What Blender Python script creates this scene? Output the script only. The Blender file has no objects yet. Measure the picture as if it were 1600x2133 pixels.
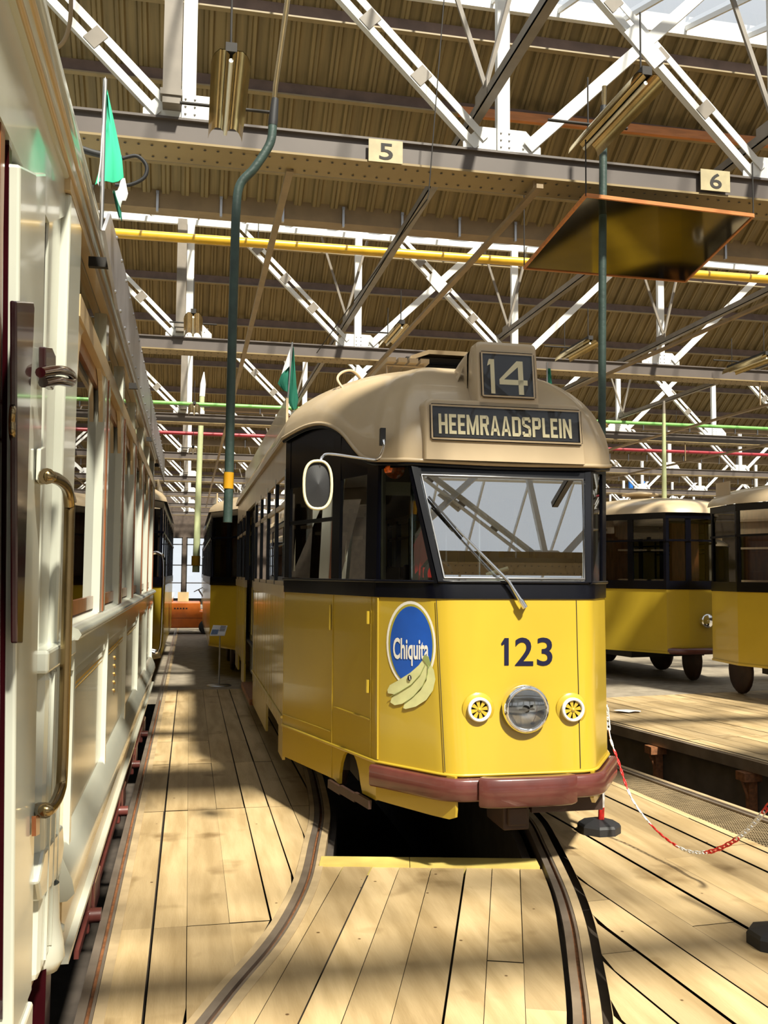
SKY = .78; SUN = 7.8; SUNDIR = (-.18,.62,-.78); EXPO = .33
import bpy, bmesh, math, random
from mathutils import Vector, Matrix
random.seed(7)
sc = bpy.context.scene
COL = sc.collection

# ------------------------------------------------------------------ camera numbers
FPX = 1950.0; EYE = 1.62; ROLL = .008
PIT = math.atan(128.7/FPX); YAW = math.atan(404/FPX*math.cos(PIT))
CF = Vector((math.sin(YAW)*math.cos(PIT), math.cos(YAW)*math.cos(PIT), math.sin(PIT)))
CR = Vector((math.cos(YAW), -math.sin(YAW), 0))
CU = CR.cross(CF)
def ray(x, y):
    dx, dy = x-800, y-1066.5
    a = (dx*math.cos(ROLL)+dy*math.sin(ROLL))/FPX
    b = (dx*math.sin(ROLL)-dy*math.cos(ROLL))/FPX
    return CF + CR*a + CU*b
def PX(x, y, X): d = ray(x, y); t = X/d.x; return Vector((X, t*d.y, EYE+t*d.z))
def PY(x, y, Y): d = ray(x, y); t = Y/d.y; return Vector((t*d.x, Y, EYE+t*d.z))
def PZ(x, y, z): d = ray(x, y); t = (z-EYE)/d.z; return Vector((t*d.x, t*d.y, z))

# ------------------------------------------------------------------ materials
def newmat(name):
    m = bpy.data.materials.new(name); m.use_nodes = True
    return m, m.node_tree, m.node_tree.nodes['Principled BSDF']
def mat(name, col, rough=.5, metal=0., coat=0., var=.15, scale=6., bump=0., bscale=40., spec=.5, stretch=(1,1,1), col2=None, attr=False):
    m, nt, b = newmat(name)
    N = nt.nodes; L = nt.links
    tc = N.new('ShaderNodeTexCoord'); mp = N.new('ShaderNodeMapping'); L.new(tc.outputs['Object'], mp.inputs[0])
    mp.inputs['Scale'].default_value = stretch
    nz = N.new('ShaderNodeTexNoise'); nz.inputs['Scale'].default_value = scale; nz.inputs['Detail'].default_value = 5
    L.new(mp.outputs[0], nz.inputs['Vector'])
    cr = N.new('ShaderNodeValToRGB')
    c2 = col2 or tuple(c*(1-var) for c in col)
    cr.color_ramp.elements[0].position = .35; cr.color_ramp.elements[1].position = .62
    cr.color_ramp.elements[0].color = (*c2, 1); cr.color_ramp.elements[1].color = (*col, 1)
    L.new(nz.outputs['Fac'], cr.inputs[0])
    out = cr.outputs[0]
    if attr:
        at = N.new('ShaderNodeAttribute'); at.attribute_name = 'tone'
        mx = N.new('ShaderNodeMix'); mx.data_type = 'RGBA'; mx.blend_type = 'MULTIPLY'; mx.inputs[0].default_value = 1
        L.new(out, mx.inputs[6]); L.new(at.outputs['Color'], mx.inputs[7]); out = mx.outputs[2]
        n3 = N.new('ShaderNodeTexNoise'); n3.inputs['Scale'].default_value = 2.6; n3.inputs['Detail'].default_value = 3; L.new(tc.outputs['Object'], n3.inputs['Vector'])
        r3 = N.new('ShaderNodeValToRGB'); r3.color_ramp.elements[0].position = .60; r3.color_ramp.elements[0].color = (1,1,1,1); r3.color_ramp.elements[1].position = .72; r3.color_ramp.elements[1].color = (.55,.50,.42,1)
        L.new(n3.outputs['Fac'], r3.inputs[0])
        v3 = N.new('ShaderNodeTexVoronoi'); v3.inputs['Scale'].default_value = 5.5; L.new(tc.outputs['Object'], v3.inputs['Vector'])
        r4 = N.new('ShaderNodeValToRGB'); r4.color_ramp.elements[0].position = .035; r4.color_ramp.elements[0].color = (.25,.18,.12,1); r4.color_ramp.elements[1].position = .055; r4.color_ramp.elements[1].color = (1,1,1,1)
        L.new(v3.outputs['Distance'], r4.inputs[0])
        for rr in (r3, r4):
            m3 = N.new('ShaderNodeMix'); m3.data_type = 'RGBA'; m3.blend_type = 'MULTIPLY'; m3.inputs[0].default_value = 1
            L.new(out, m3.inputs[6]); L.new(rr.outputs[0], m3.inputs[7]); out = m3.outputs[2]
    L.new(out, b.inputs['Base Color'])
    b.inputs['Roughness'].default_value = rough; b.inputs['Metallic'].default_value = metal
    b.inputs['Specular IOR Level'].default_value = spec
    b.inputs['Coat Weight'].default_value = coat; b.inputs['Coat Roughness'].default_value = .06
    if bump:
        n2 = N.new('ShaderNodeTexNoise'); n2.inputs['Scale'].default_value = bscale; L.new(mp.outputs[0], n2.inputs['Vector'])
        bp = N.new('ShaderNodeBump'); bp.inputs['Strength'].default_value = bump; bp.inputs['Distance'].default_value = .01
        L.new(n2.outputs['Fac'], bp.inputs['Height']); L.new(bp.outputs[0], b.inputs['Normal'])
    return m
def glass(name, tint, refl=.08, tr=1.0, rough=.0):
    m = bpy.data.materials.new(name); m.use_nodes = True; nt = m.node_tree; N = nt.nodes; L = nt.links
    N.clear()
    o = N.new('ShaderNodeOutputMaterial'); t = N.new('ShaderNodeBsdfTransparent'); t.inputs[0].default_value = (*tint, 1)
    g = N.new('ShaderNodeBsdfGlossy'); g.inputs['Roughness'].default_value = rough; g.inputs['Color'].default_value = (1,1,1,1)
    fr = N.new('ShaderNodeFresnel'); fr.inputs['IOR'].default_value = 1.5
    ma = N.new('ShaderNodeMath'); ma.operation = 'MULTIPLY_ADD'; ma.inputs[1].default_value = 1.0; ma.inputs[2].default_value = refl
    L.new(fr.outputs[0], ma.inputs[0])
    mx = N.new('ShaderNodeMixShader'); L.new(ma.outputs[0], mx.inputs[0]); L.new(t.outputs[0], mx.inputs[1]); L.new(g.outputs[0], mx.inputs[2])
    L.new(mx.outputs[0], o.inputs[0])
    return m
M = {}
M['yellow'] = mat('yellow gloss paint', (.50,.345,.028), .28, coat=.4, var=.06, scale=2, bump=.04, bscale=3)
M['black'] = mat('black gloss paint', (.002,.0022,.005), .25, coat=.04, var=.2, spec=.22)
M['cream'] = mat('beige roof paint', (.55,.42,.26), .38, coat=.25, var=.1, scale=3, bump=.03, bscale=4)
M['white'] = mat('cream white tram paint', (.60,.61,.52), .22, coat=.5, var=.04, scale=3, bump=.03, bscale=5)
M['whitelow'] = mat('cream panel paint', (.60,.55,.40), .2, coat=.5, var=.05, scale=2, bump=.04, bscale=3)
M['buff'] = mat('buff sill paint', (.62,.45,.24), .3, coat=.4, var=.1, scale=3)
M['maroon'] = mat('maroon gloss paint', (.030,.003,.005), .16, coat=.7, var=.35, scale=5)
M['bumper'] = mat('brown bumper paint', (.13,.035,.028), .3, coat=.4, var=.25, scale=8)
M['brass'] = mat('aged brass', (.30,.22,.11), .25, metal=1, var=.2)
M['chrome'] = mat('chrome', (.85,.86,.88), .07, metal=1, var=.02)
M['steel'] = mat('dull steel', (.45,.45,.46), .35, metal=.9, var=.2)
M['dark'] = mat('dark underframe', (.02,.016,.013), .7, var=.4)
M['interior'] = mat('tram interior board', (.10,.065,.04), .5, var=.3)
M['inlight'] = mat('tram interior cream', (.42,.40,.32), .5, var=.1)
M['wood'] = mat('varnished wood', (.28,.09,.03), .3, coat=.4, var=.4, scale=4, stretch=(6,6,1))
M['glass'] = glass('window pane', (.62,.66,.62), .03)
M['screen'] = glass('windscreen pane', (.72,.78,.75), .42)
M['signglass'] = glass('sign pane', (.95,.95,.95), -.025)
M['lens'] = glass('lamp lens', (.9,.93,.95), .12, rough=.05)
M['blind'] = mat('black blind', (.01,.011,.016), .45, var=.2)
M['letter'] = mat('cream lettering', (.80,.72,.46), .5, var=.05)
M['navy'] = mat('dark blue lettering', (.006,.006,.03), .3)
M['decalwhite'] = mat('white decal', (.9,.87,.8), .4, var=.02)
M['decalblue'] = mat('blue decal', (.012,.10,.52), .35, var=.12, scale=9)
M['decalgold'] = mat('olive gold decal', (.46,.40,.05), .35, var=.05)
M['banana'] = mat('pale banana decal', (.74,.74,.36), .4, var=.12, scale=12)
M['bananaline'] = mat('green banana shading', (.34,.40,.14), .4)
M['lampmirror'] = mat('lamp reflector silver', (.75,.77,.80), .28, metal=.8, var=.1, scale=20)
M['darkrust'] = mat('dark brown iron', (.05,.022,.014), .6, var=.4)
M['rubber'] = mat('black rubber', (.015,.015,.017), .6, var=.2)
M['red'] = mat('red plastic', (.65,.02,.02), .35, var=.05)
M['whiteplastic'] = mat('white plastic', (.85,.85,.85), .35, var=.03)
M['orange'] = mat('orange truck paint', (.65,.15,.015), .4, coat=.3, var=.15)
M['amber'] = mat('amber lens', (1.0,.17,.01), .15, coat=.5, var=.5, scale=60)
M['truss'] = mat('white steel paint', (.78,.78,.76), .5, var=.06, scale=2)
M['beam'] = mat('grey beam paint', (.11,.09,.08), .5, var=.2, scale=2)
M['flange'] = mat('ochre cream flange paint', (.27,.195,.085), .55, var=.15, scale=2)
M['purlin'] = mat('brown purlin paint', (.17,.11,.085), .6, var=.3)
M['gutter'] = mat('tan gutter paint', (.27,.19,.10), .55, var=.2)
M['corr'] = mat('olive corrugated sheet', (.25,.185,.08), .55, var=.35, scale=3, stretch=(8,.4,.4))
M['tiebar'] = mat('grey tie bar paint', (.22,.19,.155), .5, var=.2)
M['lily'] = mat('cream purlin lip', (.30,.23,.12), .5, var=.15)
M['timber'] = mat('orange timber and painted purlin sunlight', (.55,.20,.05), .5, var=.25, scale=5, stretch=(1,6,6))  # mirror frame wood; on the purlin bar this orange stands for sunlight
M['pipeyellow'] = mat('yellow gas pipe paint', (.72,.42,.02), .35, coat=.3, var=.15)
M['pipered'] = mat('red pipe paint', (.30,.02,.03), .35, var=.2)
M['pipegreen'] = mat('green pipe paint', (.20,.50,.12), .35, var=.2)
M['hose'] = mat('dark green hose', (.035,.065,.055), .5, var=.3, scale=12, bump=.2)
M['ringyellow'] = mat('ochre ring', (.60,.30,.01), .4, var=.1)
M['palegreen'] = mat('pale green tube', (.50,.55,.30), .4, var=.1)
M['reflector'] = mat('brassy reflector', (.60,.48,.24), .22, metal=.9, var=.25, scale=5, stretch=(5,1,1))
M['tube'] = mat('fluorescent tube glass', (.85,.83,.72), .3, var=.02)
M['plank'] = mat('floor plank wood', (.60,.44,.235), .62, var=.22, scale=2.2, stretch=(5,.6,1), bump=.25, bscale=25, attr=True, col2=(.44,.31,.15))
M['plankdark'] = mat('subfloor earth', (.035,.024,.015), .9, var=.3)
M['rail'] = mat('worn rail steel', (.36,.29,.23), .38, metal=.6, var=.3, scale=5)
M['rust'] = mat('rust', (.26,.10,.035), .7, var=.45, scale=30)
M['railtimber'] = mat('rail side timber', (.50,.37,.21), .65, var=.3, scale=5)
M['setts'] = mat('grey paving', (.33,.28,.21), .7, var=.3, scale=6)
M['boardyellow'] = mat('yellow edge board paint', (.72,.56,.16), .5, var=.2, scale=5)
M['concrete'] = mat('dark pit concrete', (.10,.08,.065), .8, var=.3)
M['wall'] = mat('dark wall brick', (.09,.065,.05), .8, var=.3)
M['green'] = mat('green flag cloth', (.01,.16,.10), .8, var=.1)
M['mint'] = mat('mint flag cloth', (.05,.62,.36), .8, var=.05)
M['flagwhite'] = mat('white flag cloth', (.8,.8,.82), .8, var=.05)
M['blue'] = mat('blue paint', (.02,.16,.55), .4)
M['mirror'] = mat('bronze mirror sheet', (.42,.36,.24), .06, metal=1, var=.3, scale=1.5)
M['paper'] = mat('printed paper', (.75,.77,.82), .5, var=.05)
M['paperblue'] = mat('printed picture', (.12,.2,.4), .5, var=.3, scale=30)
M['gold'] = mat('gold line', (.55,.33,.06), .4, var=.2)
M['rivetplate'] = mat('riveted grey plate', (.42,.41,.45), .3, metal=.5, var=.25, scale=6)
M['plate'] = mat('number plate enamel', (.45,.38,.22), .5, var=.25, scale=8)
M['seat'] = mat('seat leather', (.06,.03,.02), .5)
M['roofglass'] = glass('roof pane', (.97,.99,1.0), .0)

# ------------------------------------------------------------------ mesh builder
OFF = {}
class MB:
    def __init__(s): s.v = []; s.f = []; s.m = []; s.sm = []; s.tone = []; s.ct = 1.0
    def add(s, vs, fs, mi=0, smooth=False):
        b = len(s.v); s.v += [tuple(v) for v in vs]
        for f in fs: s.f.append([b+i for i in f]); s.m.append(mi); s.sm.append(smooth); s.tone.append(s.ct)
        return s
    def box(s, a, b, mi=0):
        (x0,y0,z0),(x1,y1,z1) = a, b
        if x0>x1: x0,x1=x1,x0
        if y0>y1: y0,y1=y1,y0
        if z0>z1: z0,z1=z1,z0
        return s.add([(x0,y0,z0),(x1,y0,z0),(x1,y1,z0),(x0,y1,z0),(x0,y0,z1),(x1,y0,z1),(x1,y1,z1),(x0,y1,z1)],
              [(3,2,1,0),(4,5,6,7),(0,1,5,4),(1,2,6,5),(2,3,7,6),(3,0,4,7)], mi)
    def hexa(s, p, mi=0):   # 8 points, bottom ring then top ring
        return s.add(p, [(3,2,1,0),(4,5,6,7),(0,1,5,4),(1,2,6,5),(2,3,7,6),(3,0,4,7)], mi)
    def bar(s, a, b, w, h, up=(0,0,1), mi=0):   # rectangular bar: w across, h along up
        a, b = Vector(a), Vector(b); d = (b-a).normalized(); up = Vector(up)
        if abs(d.dot(up.normalized())) > .98: up = Vector((0,1,0))
        r = d.cross(up).normalized(); u = r.cross(d).normalized()
        r = r*(w/2); u = u*(h/2)
        return s.hexa([a-r-u, a+r-u, b+r-u, b-r-u, a-r+u, a+r+u, b+r+u, b-r+u], mi)
    def tube(s, pts, rad, n=10, mi=0, cap=True, squash=1.0):
        pts = [Vector(p) for p in pts]; rs = rad if isinstance(rad, (list, tuple)) else [rad]*len(pts)
        rings = []; prev = None
        for i, p in enumerate(pts):
            d = ((pts[i+1]-p) if i == 0 else (p-pts[i-1]) if i == len(pts)-1 else (pts[i+1]-pts[i-1])).normalized()
            if prev is None:
                t = Vector((0,0,1)) if abs(d.z) < .9 else Vector((0,1,0))
                a = d.cross(t).normalized()
            else:
                a = (prev - d*prev.dot(d)).normalized()
            prev = a; b = d.cross(a)
            rings.append([p + (a*math.cos(2*math.pi*k/n) + b*math.sin(2*math.pi*k/n)*squash)*rs[i] for k in range(n)])
        vs = [v for r in rings for v in r]; fs = []
        for i in range(len(pts)-1):
            for k in range(n):
                k2 = (k+1) % n; fs.append((i*n+k, i*n+k2, (i+1)*n+k2, (i+1)*n+k))
        s.add(vs, fs, mi, True)
        if cap:
            s.add(rings[0], [tuple(reversed(range(n)))], mi); s.add(rings[-1], [tuple(range(n))], mi)
        return s
    def lathe(s, c, axis, prof, n=28, mi=0):  # prof: list (radius, distance along axis)
        c = Vector(c); d = Vector(axis).normalized(); t = Vector((0,0,1)) if abs(d.z) < .9 else Vector((1,0,0))
        a = d.cross(t).normalized(); b = d.cross(a)
        vs = [c + d*h + (a*math.cos(2*math.pi*k/n)+b*math.sin(2*math.pi*k/n))*r for r, h in prof for k in range(n)]
        fs = [(i*n+k, (i+1)*n+k, (i+1)*n+(k+1)%n, i*n+(k+1)%n) for i in range(len(prof)-1) for k in range(n)]
        return s.add(vs, fs, mi, True)
    def prism(s, poly, ext, mi=0):   # planar 3-D polygon extruded by vector
        poly = [Vector(p) for p in poly]; e = Vector(ext); n = len(poly)
        s.add(poly + [p+e for p in poly], [tuple(range(n)), tuple(reversed(range(n, 2*n)))] + [((i+1)%n, i, n+i, n+(i+1)%n) for i in range(n)], mi)
        return s
    def grid(s, rows, mi=0, smooth=True, close=False):
        n = len(rows[0]); vs = [v for r in rows for v in r]; fs = []
        for i in range(len(rows)-1):
            for k in range(n if close else n-1): fs.append((i*n+k, i*n+(k+1)%n, (i+1)*n+(k+1)%n, (i+1)*n+k))
        return s.add(vs, fs, mi, smooth)
    def split(s):
        par = list(range(len(s.v)))
        def fd(i):
            while par[i] != i: par[i] = par[par[i]]; i = par[i]
            return i
        for f in s.f:
            for i in f[1:]: par[fd(i)] = fd(f[0])
        key = {}   # weld caps to their tubes
        for i, v in enumerate(s.v):
            k = (round(v[0],5), round(v[1],5), round(v[2],5))
            if k in key: par[fd(i)] = fd(key[k])
            else: key[k] = i
        out = {}
        for fi, f in enumerate(s.f):
            r = fd(f[0]); o, mp = out.setdefault(r, (MB(), {}))
            for i in f:
                if i not in mp: mp[i] = len(o.v); o.v.append(s.v[i])
            o.f.append([mp[i] for i in f]); o.m.append(s.m[fi]); o.sm.append(s.sm[fi]); o.tone.append(s.tone[fi])
        return [o for o, _ in out.values()]
    def each(s, name, mats, parent=None, **kw): return [o.build(name, mats, parent, **kw) for o in s.split()]
    def build(s, name, mats, parent=None, kind=None, label=None, cat=None, group=None, bevel=0, fix=True, hollow=0):
        me = bpy.data.meshes.new(name)
        off = Vector((0,0,0))
        if parent is not None: off = OFF.get(parent.name, Vector((0,0,0)))
        me.from_pydata([tuple(Vector(v)-off) for v in s.v], [], s.f)
        for k in (mats if isinstance(mats, (list, tuple)) else [mats]): me.materials.append(M[k])
        me.polygons.foreach_set('material_index', s.m); me.polygons.foreach_set('use_smooth', s.sm)
        if any(t != 1.0 for t in s.tone):
            ca = me.color_attributes.new('tone', 'FLOAT_COLOR', 'CORNER'); arr = []
            for p, t in zip(me.polygons, s.tone):
                for _ in p.loop_indices: arr += [t, t*(.96+.04*t), t*(.92+.08*t), 1]
            ca.data.foreach_set('color', arr)
        if fix:
            bm = bmesh.new(); bm.from_mesh(me); bmesh.ops.recalc_face_normals(bm, faces=bm.faces); bm.to_mesh(me); bm.free()
        me.update()
        o = bpy.data.objects.new(name, me); COL.objects.link(o)
        if parent is not None: o.parent = parent; OFF[o.name] = off
        if bevel:
            b = o.modifiers.new('bevel', 'BEVEL'); b.width = bevel; b.segments = 2; b.limit_method = 'ANGLE'
        tag(o, label, cat, group, kind)
        return o
def tag(o, label=None, cat=None, group=None, kind=None):
    if label: o['label'] = label
    if cat: o['category'] = cat
    if group: o['group'] = group
    if kind: o['kind'] = kind
    return o
def thing(name, loc, label, cat, group=None, rz=0):
    o = bpy.data.objects.new(name, None); COL.objects.link(o); o.location = loc; o.rotation_euler = (0,0,rz)
    o.empty_display_size = .2
    OFF[o.name] = Vector((0,0,0)) if rz else Vector(loc)
    return tag(o, label, cat, group)
def copy_tree(o, parent=None, kids=None):
    if kids is None:
        kids = {}
        for q in list(COL.objects):
            if q.parent: kids.setdefault(q.parent.name, []).append(q)
    c = o.copy(); COL.objects.link(c)
    if parent is not None: c.parent = parent
    for ch in kids.get(o.name, []): copy_tree(ch, c, kids)
    return c
def lerp(a, b, t): return a+(b-a)*t
def interp(tab, x):   # piecewise linear table [(x, y...)]
    if x <= tab[0][0]: return tab[0][1:] if len(tab[0]) > 2 else tab[0][1]
    for p, q in zip(tab, tab[1:]):
        if x <= q[0]:
            t = (x-p[0])/(q[0]-p[0]); r = [lerp(a, b, t) for a, b in zip(p[1:], q[1:])]
            return r if len(r) > 1 else r[0]
    return tab[-1][1:] if len(tab[-1]) > 2 else tab[-1][1]
_tc = {}
def text2d(st, off=0.0):   # triangles of a word, normalised to the unit box
    key = (st, off)
    if key in _tc: return _tc[key]
    cu = bpy.data.curves.new('lettering', 'FONT'); cu.body = st; cu.offset = off; cu.resolution_u = 4
    ob = bpy.data.objects.new('lettering', cu); COL.objects.link(ob)
    dg = bpy.context.evaluated_depsgraph_get(); me = bpy.data.meshes.new_from_object(ob.evaluated_get(dg))
    vs = [tuple(v.co) for v in me.vertices]; fs = [tuple(p.vertices) for p in me.polygons]
    x0 = min(v[0] for v in vs); x1 = max(v[0] for v in vs); y0 = min(v[1] for v in vs); y1 = max(v[1] for v in vs)
    vs = [((v[0]-x0)/(x1-x0), (v[1]-y0)/(y1-y0)) for v in vs]
    bpy.data.objects.remove(ob); bpy.data.curves.remove(cu); bpy.data.meshes.remove(me)
    _tc[key] = (vs, fs); return _tc[key]
def put_text(st, fn, off=0.0):   # fn maps (u, v) in the unit box to a 3-D point
    vs, fs = text2d(st, off); mb = MB(); mb.add([fn(u, v) for u, v in vs], fs); return mb
# ------------------------------------------------------------------ camera, sky, sun
cam = bpy.data.cameras.new('camera'); co = bpy.data.objects.new('camera', cam); COL.objects.link(co)
r_ = CR*math.cos(ROLL)+CU*math.sin(ROLL); u_ = CU*math.cos(ROLL)-CR*math.sin(ROLL)
mx = Matrix((r_, u_, -CF)).transposed().to_4x4(); mx.translation = Vector((0,0,EYE)); co.matrix_world = mx
cam.sensor_fit = 'VERTICAL'; cam.sensor_height = 36; cam.lens = FPX/2133*36; cam.clip_start = .05; cam.clip_end = 300
sc.camera = co
W = bpy.data.worlds.new('sky'); sc.world = W; W.use_nodes = True
wn = W.node_tree.nodes; bg = wn['Background']; bg.inputs[0].default_value = (.92,.96,1.0,1); bg.inputs[1].default_value = SKY
sl = bpy.data.lights.new('sun', 'SUN'); sl.energy = SUN; sl.angle = math.radians(3.5); sl.color = (1,.93,.78)
so = bpy.data.objects.new('sun', sl); COL.objects.link(so)
so.rotation_euler = Vector(SUNDIR).to_track_quat('-Z', 'Y').to_euler(); so.location = (5,-10,20)
sc.view_settings.view_transform = 'Standard'; sc.view_settings.look = 'None'; sc.view_settings.gamma = 1
sc.view_settings.exposure = EXPO; sc.view_settings.use_curve_mapping = False
try:
    sc.cycles.use_denoising = True; sc.cycles.max_bounces = 9; sc.cycles.diffuse_bounces = 2; sc.cycles.glossy_bounces = 4
    sc.cycles.transparent_max_bounces = 14; sc.cycles.sample_clamp_indirect = 8; sc.cycles.caustics_reflective = False; sc.cycles.caustics_refractive = False
except Exception: pass

# ------------------------------------------------------------------ track lines (plan)
RL = [(-.75,1.0),(-.55,1.8),(-.30,2.6),(.085,3.546),(.198,3.821),(.366,4.199),(.498,4.567),(.636,5.063),(.763,5.707),(.887,6.381),(.97,7.2),(1.04,8.2),(1.09,9.6),(1.10,12),(1.10,50)]
RR = [(.40,1.0),(.85,2.0),(1.16,2.7),(1.427,3.296),(1.587,3.715),(1.751,4.163),(1.871,4.545),(1.959,4.872),(2.091,5.409),(2.226,6.009),(2.33,7),(2.42,8.2),(2.46,9.6),(2.47,12),(2.47,50)]
def smooth(poly, n=6):
    out = []
    for i in range(len(poly)-1):
        p0 = poly[max(i-1,0)]; p1 = poly[i]; p2 = poly[i+1]; p3 = poly[min(i+2,len(poly)-1)]
        d = math.hypot(p2[0]-p1[0], p2[1]-p1[1])
        m = n if d < 3 else 3
        for k in range(m):
            t = k/m
            t1 = [(p2[j]-p0[j])/max(1e-6, math.hypot(p2[0]-p0[0], p2[1]-p0[1]))*d for j in (0,1)]
            t2 = [(p3[j]-p1[j])/max(1e-6, math.hypot(p3[0]-p1[0], p3[1]-p1[1]))*d for j in (0,1)]
            out.append(tuple(p1[j]*(2*t**3-3*t**2+1)+t1[j]*(t**3-2*t*t+t)+p2[j]*(3*t*t-2*t**3)+t2[j]*(t**3-t*t) for j in (0,1)))
    out.append(poly[-1]); return out
RLs, RRs = smooth(RL), smooth(RR)
NEARPIT = [(4.39,1.2),(3.83,5.68),(3.59,7.6),(3.15,11.2)]
FARPIT = [(5.9,1.2),(4.95,7.33),(4.57,9.68),(4.33,11.2)]
GRATE = [tuple(PZ(1600,1765,0)[:2]), tuple(PZ(1270,1623,0)[:2])]
gs = (GRATE[1][0]-GRATE[0][0])/(GRATE[1][1]-GRATE[0][1])
GRATE = [(GRATE[0][0]+gs*(y-GRATE[0][1]), y) for y in (1.2, 11.2)]
def xfun(poly, off=0):
    tab = sorted((y, x) for x, y in poly)
    return lambda y: interp(tab, y)+off
def rotfun(poly, ang, off=0):   # v as a function of u in a frame turned by ang (clockwise from +Y)
    c, s = math.cos(ang), math.sin(ang)
    tab = sorted((x*s+y*c, x*c-y*s) for x, y in poly)
    return lambda u: interp(tab, u)+off
def clip(poly, hp):     # hp = (nx, ny, d): keep nx*x+ny*y <= d
    out = []
    for i in range(len(poly)):
        a, b = poly[i], poly[(i+1) % len(poly)]
        da = hp[0]*a[0]+hp[1]*a[1]-hp[2]; db = hp[0]*b[0]+hp[1]*b[1]-hp[2]
        if da <= 0: out.append(a)
        if (da < 0) != (db < 0) and da != db:
            t = da/(da-db); out.append((a[0]+(b[0]-a[0])*t, a[1]+(b[1]-a[1])*t))
    return out
def planks(mb, ang, v0, v1, w, u0, u1, Lf, Rf, joints=None, half=(), step=.16, z=0.0, gap=(.003,.013), tones=(.72,1.08)):
    c, s = math.cos(ang), math.sin(ang); v = v0; rnd = random.Random(int(v0*100)+int(w*1000))
    while v < v1:
        ww = w*rnd.uniform(.82,1.18); g = rnd.uniform(*gap) if rnd.random() > .25 else .002
        if joints: js = [u0]+[j for j in joints if rnd.random() < .8]+[u1]
        else:
            js = [u0, u0+rnd.uniform(.3,3.0)]
            while js[-1] < u1: js.append(js[-1]+rnd.uniform(2.0,3.6))
            js[-1] = u1
        for ja, jb in zip(js, js[1:]):
            mb.ct = rnd.uniform(*tones); k = max(1, int((jb-ja)/step)); dz = rnd.uniform(-.002,.002)
            sk = rnd.uniform(-.004,.004)
            for i in range(k):
                ua = ja+.003+(jb-ja-.006)*i/k; ub = ja+.003+(jb-ja-.006)*(i+1)/k
                la, lb, ra, rb = Lf(ua), Lf(ub), Rf(ua), Rf(ub)
                a0, a1 = max(v+g, la), min(v+ww+sk*i/k, ra); b0, b1 = max(v+g, lb), min(v+ww+sk*(i+1)/k, rb)
                if a1-a0 < .002 and b1-b0 < .002: continue
                a1 = max(a1, a0); b1 = max(b1, b0)
                q = [(u*s+x*c, u*c-x*s) for u, x in ((ua,a0),(ua,a1),(ub,b1),(ub,b0))]
                for h_ in half:
                    q = clip(q, h_)
                    if len(q) < 3: break
                if len(q) < 3: continue
                mb.add([(p[0], p[1], z+dz) for p in q], [tuple(range(len(q)))])
        v += ww
E2 = 1e9
fl = MB()
JA = [PZ(340,1932,0).y, PZ(340,1690,0).y, PZ(370,1592,0).y, PZ(370,1545,0).y, PZ(370,1437,0).y]
planks(fl, 0, -.30, 1.1, .19, 1.2, JA[-1], lambda y: -.27, xfun(RLs, -.065), joints=JA[:-1], gap=(.004,.012))
A_ = math.radians(19.3)
PE0, PE1 = Vector((.737,5.262)), Vector((1.93,5.002))   # near edge of the pit board
pn = (-(PE1-PE0).y, (PE1-PE0).x); pd = pn[0]*PE0.x+pn[1]*PE0.y
planks(fl, A_, -2.5, 1.6, .175, 1.0, 6.6, rotfun(RLs, A_, .05), rotfun(RRs, A_, -.05), half=[(pn[0], pn[1], pd)], gap=(.003,.010))
C_ = math.radians(-3.5)
planks(fl, C_, .6, 5.2, .20, 1.0, 10.9, rotfun(RRs, C_, .13), rotfun(GRATE, C_, -.01), gap=(.006,.018))
D_ = math.radians(-9.2)
planks(fl, D_, 5.5, 10.2, .22, .6, 10.7, rotfun(FARPIT, D_, .12), lambda u: 12.0, gap=(.006,.016), step=.5)
fl.ct = .9
flo = fl.build('floor', 'plank', kind='structure', fix=False)
g = MB()   # paved floor beyond the planks and everywhere nobody walks in the picture
g.box((-9,-18,-.06),(-1.95,48.7,-.004)); g.box((-.27,JA[-1],-.06),(1.03,48.7,-.004)); g.box((1.03,14.2,-.06),(2.53,48.7,-.004))
g.box((-1.95,12.4,-.06),(-.27,48.7,-.004)); g.box((2.53,11.2,-.06),(36,48.7,-.004))
for x in range(7):
    pass
g.add([(*FARPIT[0],-.03),(36,1.2,-.03),(36,11.2,-.03),(*FARPIT[-1],-.03)],[(0,1,2,3)]); g.box((-9,-18,-.06),(36,1.0,-.01))
g.build('floor', 'setts', kind='structure')
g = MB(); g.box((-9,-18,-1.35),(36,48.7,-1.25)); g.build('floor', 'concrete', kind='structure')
# shallow earth under the plank gaps
g = MB()
def under(Lf, Rf, u0, u1, z, ang=0, n=40, half=()):
    c, s = math.cos(ang), math.sin(ang)
    for i in range(n):
        ua, ub = lerp(u0,u1,i/n), lerp(u0,u1,(i+1)/n)
        q = [(u*s+x*c, u*c-x*s) for u, x in ((ua,Lf(ua)),(ua,max(Lf(ua),Rf(ua))),(ub,max(Lf(ub),Rf(ub))),(ub,Lf(ub)))]
        for h_ in half: q = clip(q, h_)
        if len(q) > 2: g.add([(p[0],p[1],z) for p in q], [tuple(range(len(q)))])
under(lambda y: -.27, xfun(RLs,.0), 2.4, JA[-1], -.04)
under(rotfun(RLs,A_,.0), rotfun(RRs,A_,0), 1.0, 6.6, -.045, A_, half=[(pn[0],pn[1],pd)])
under(rotfun(RRs,C_,.0), rotfun(GRATE,C_,0), 1.0, 10.9, -.06, C_)
under(rotfun(FARPIT,D_,.1), lambda u: 12, 1.0, 10.7, -.05, D_)
g.build('floor', 'plankdark', kind='structure', fix=False)
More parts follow.
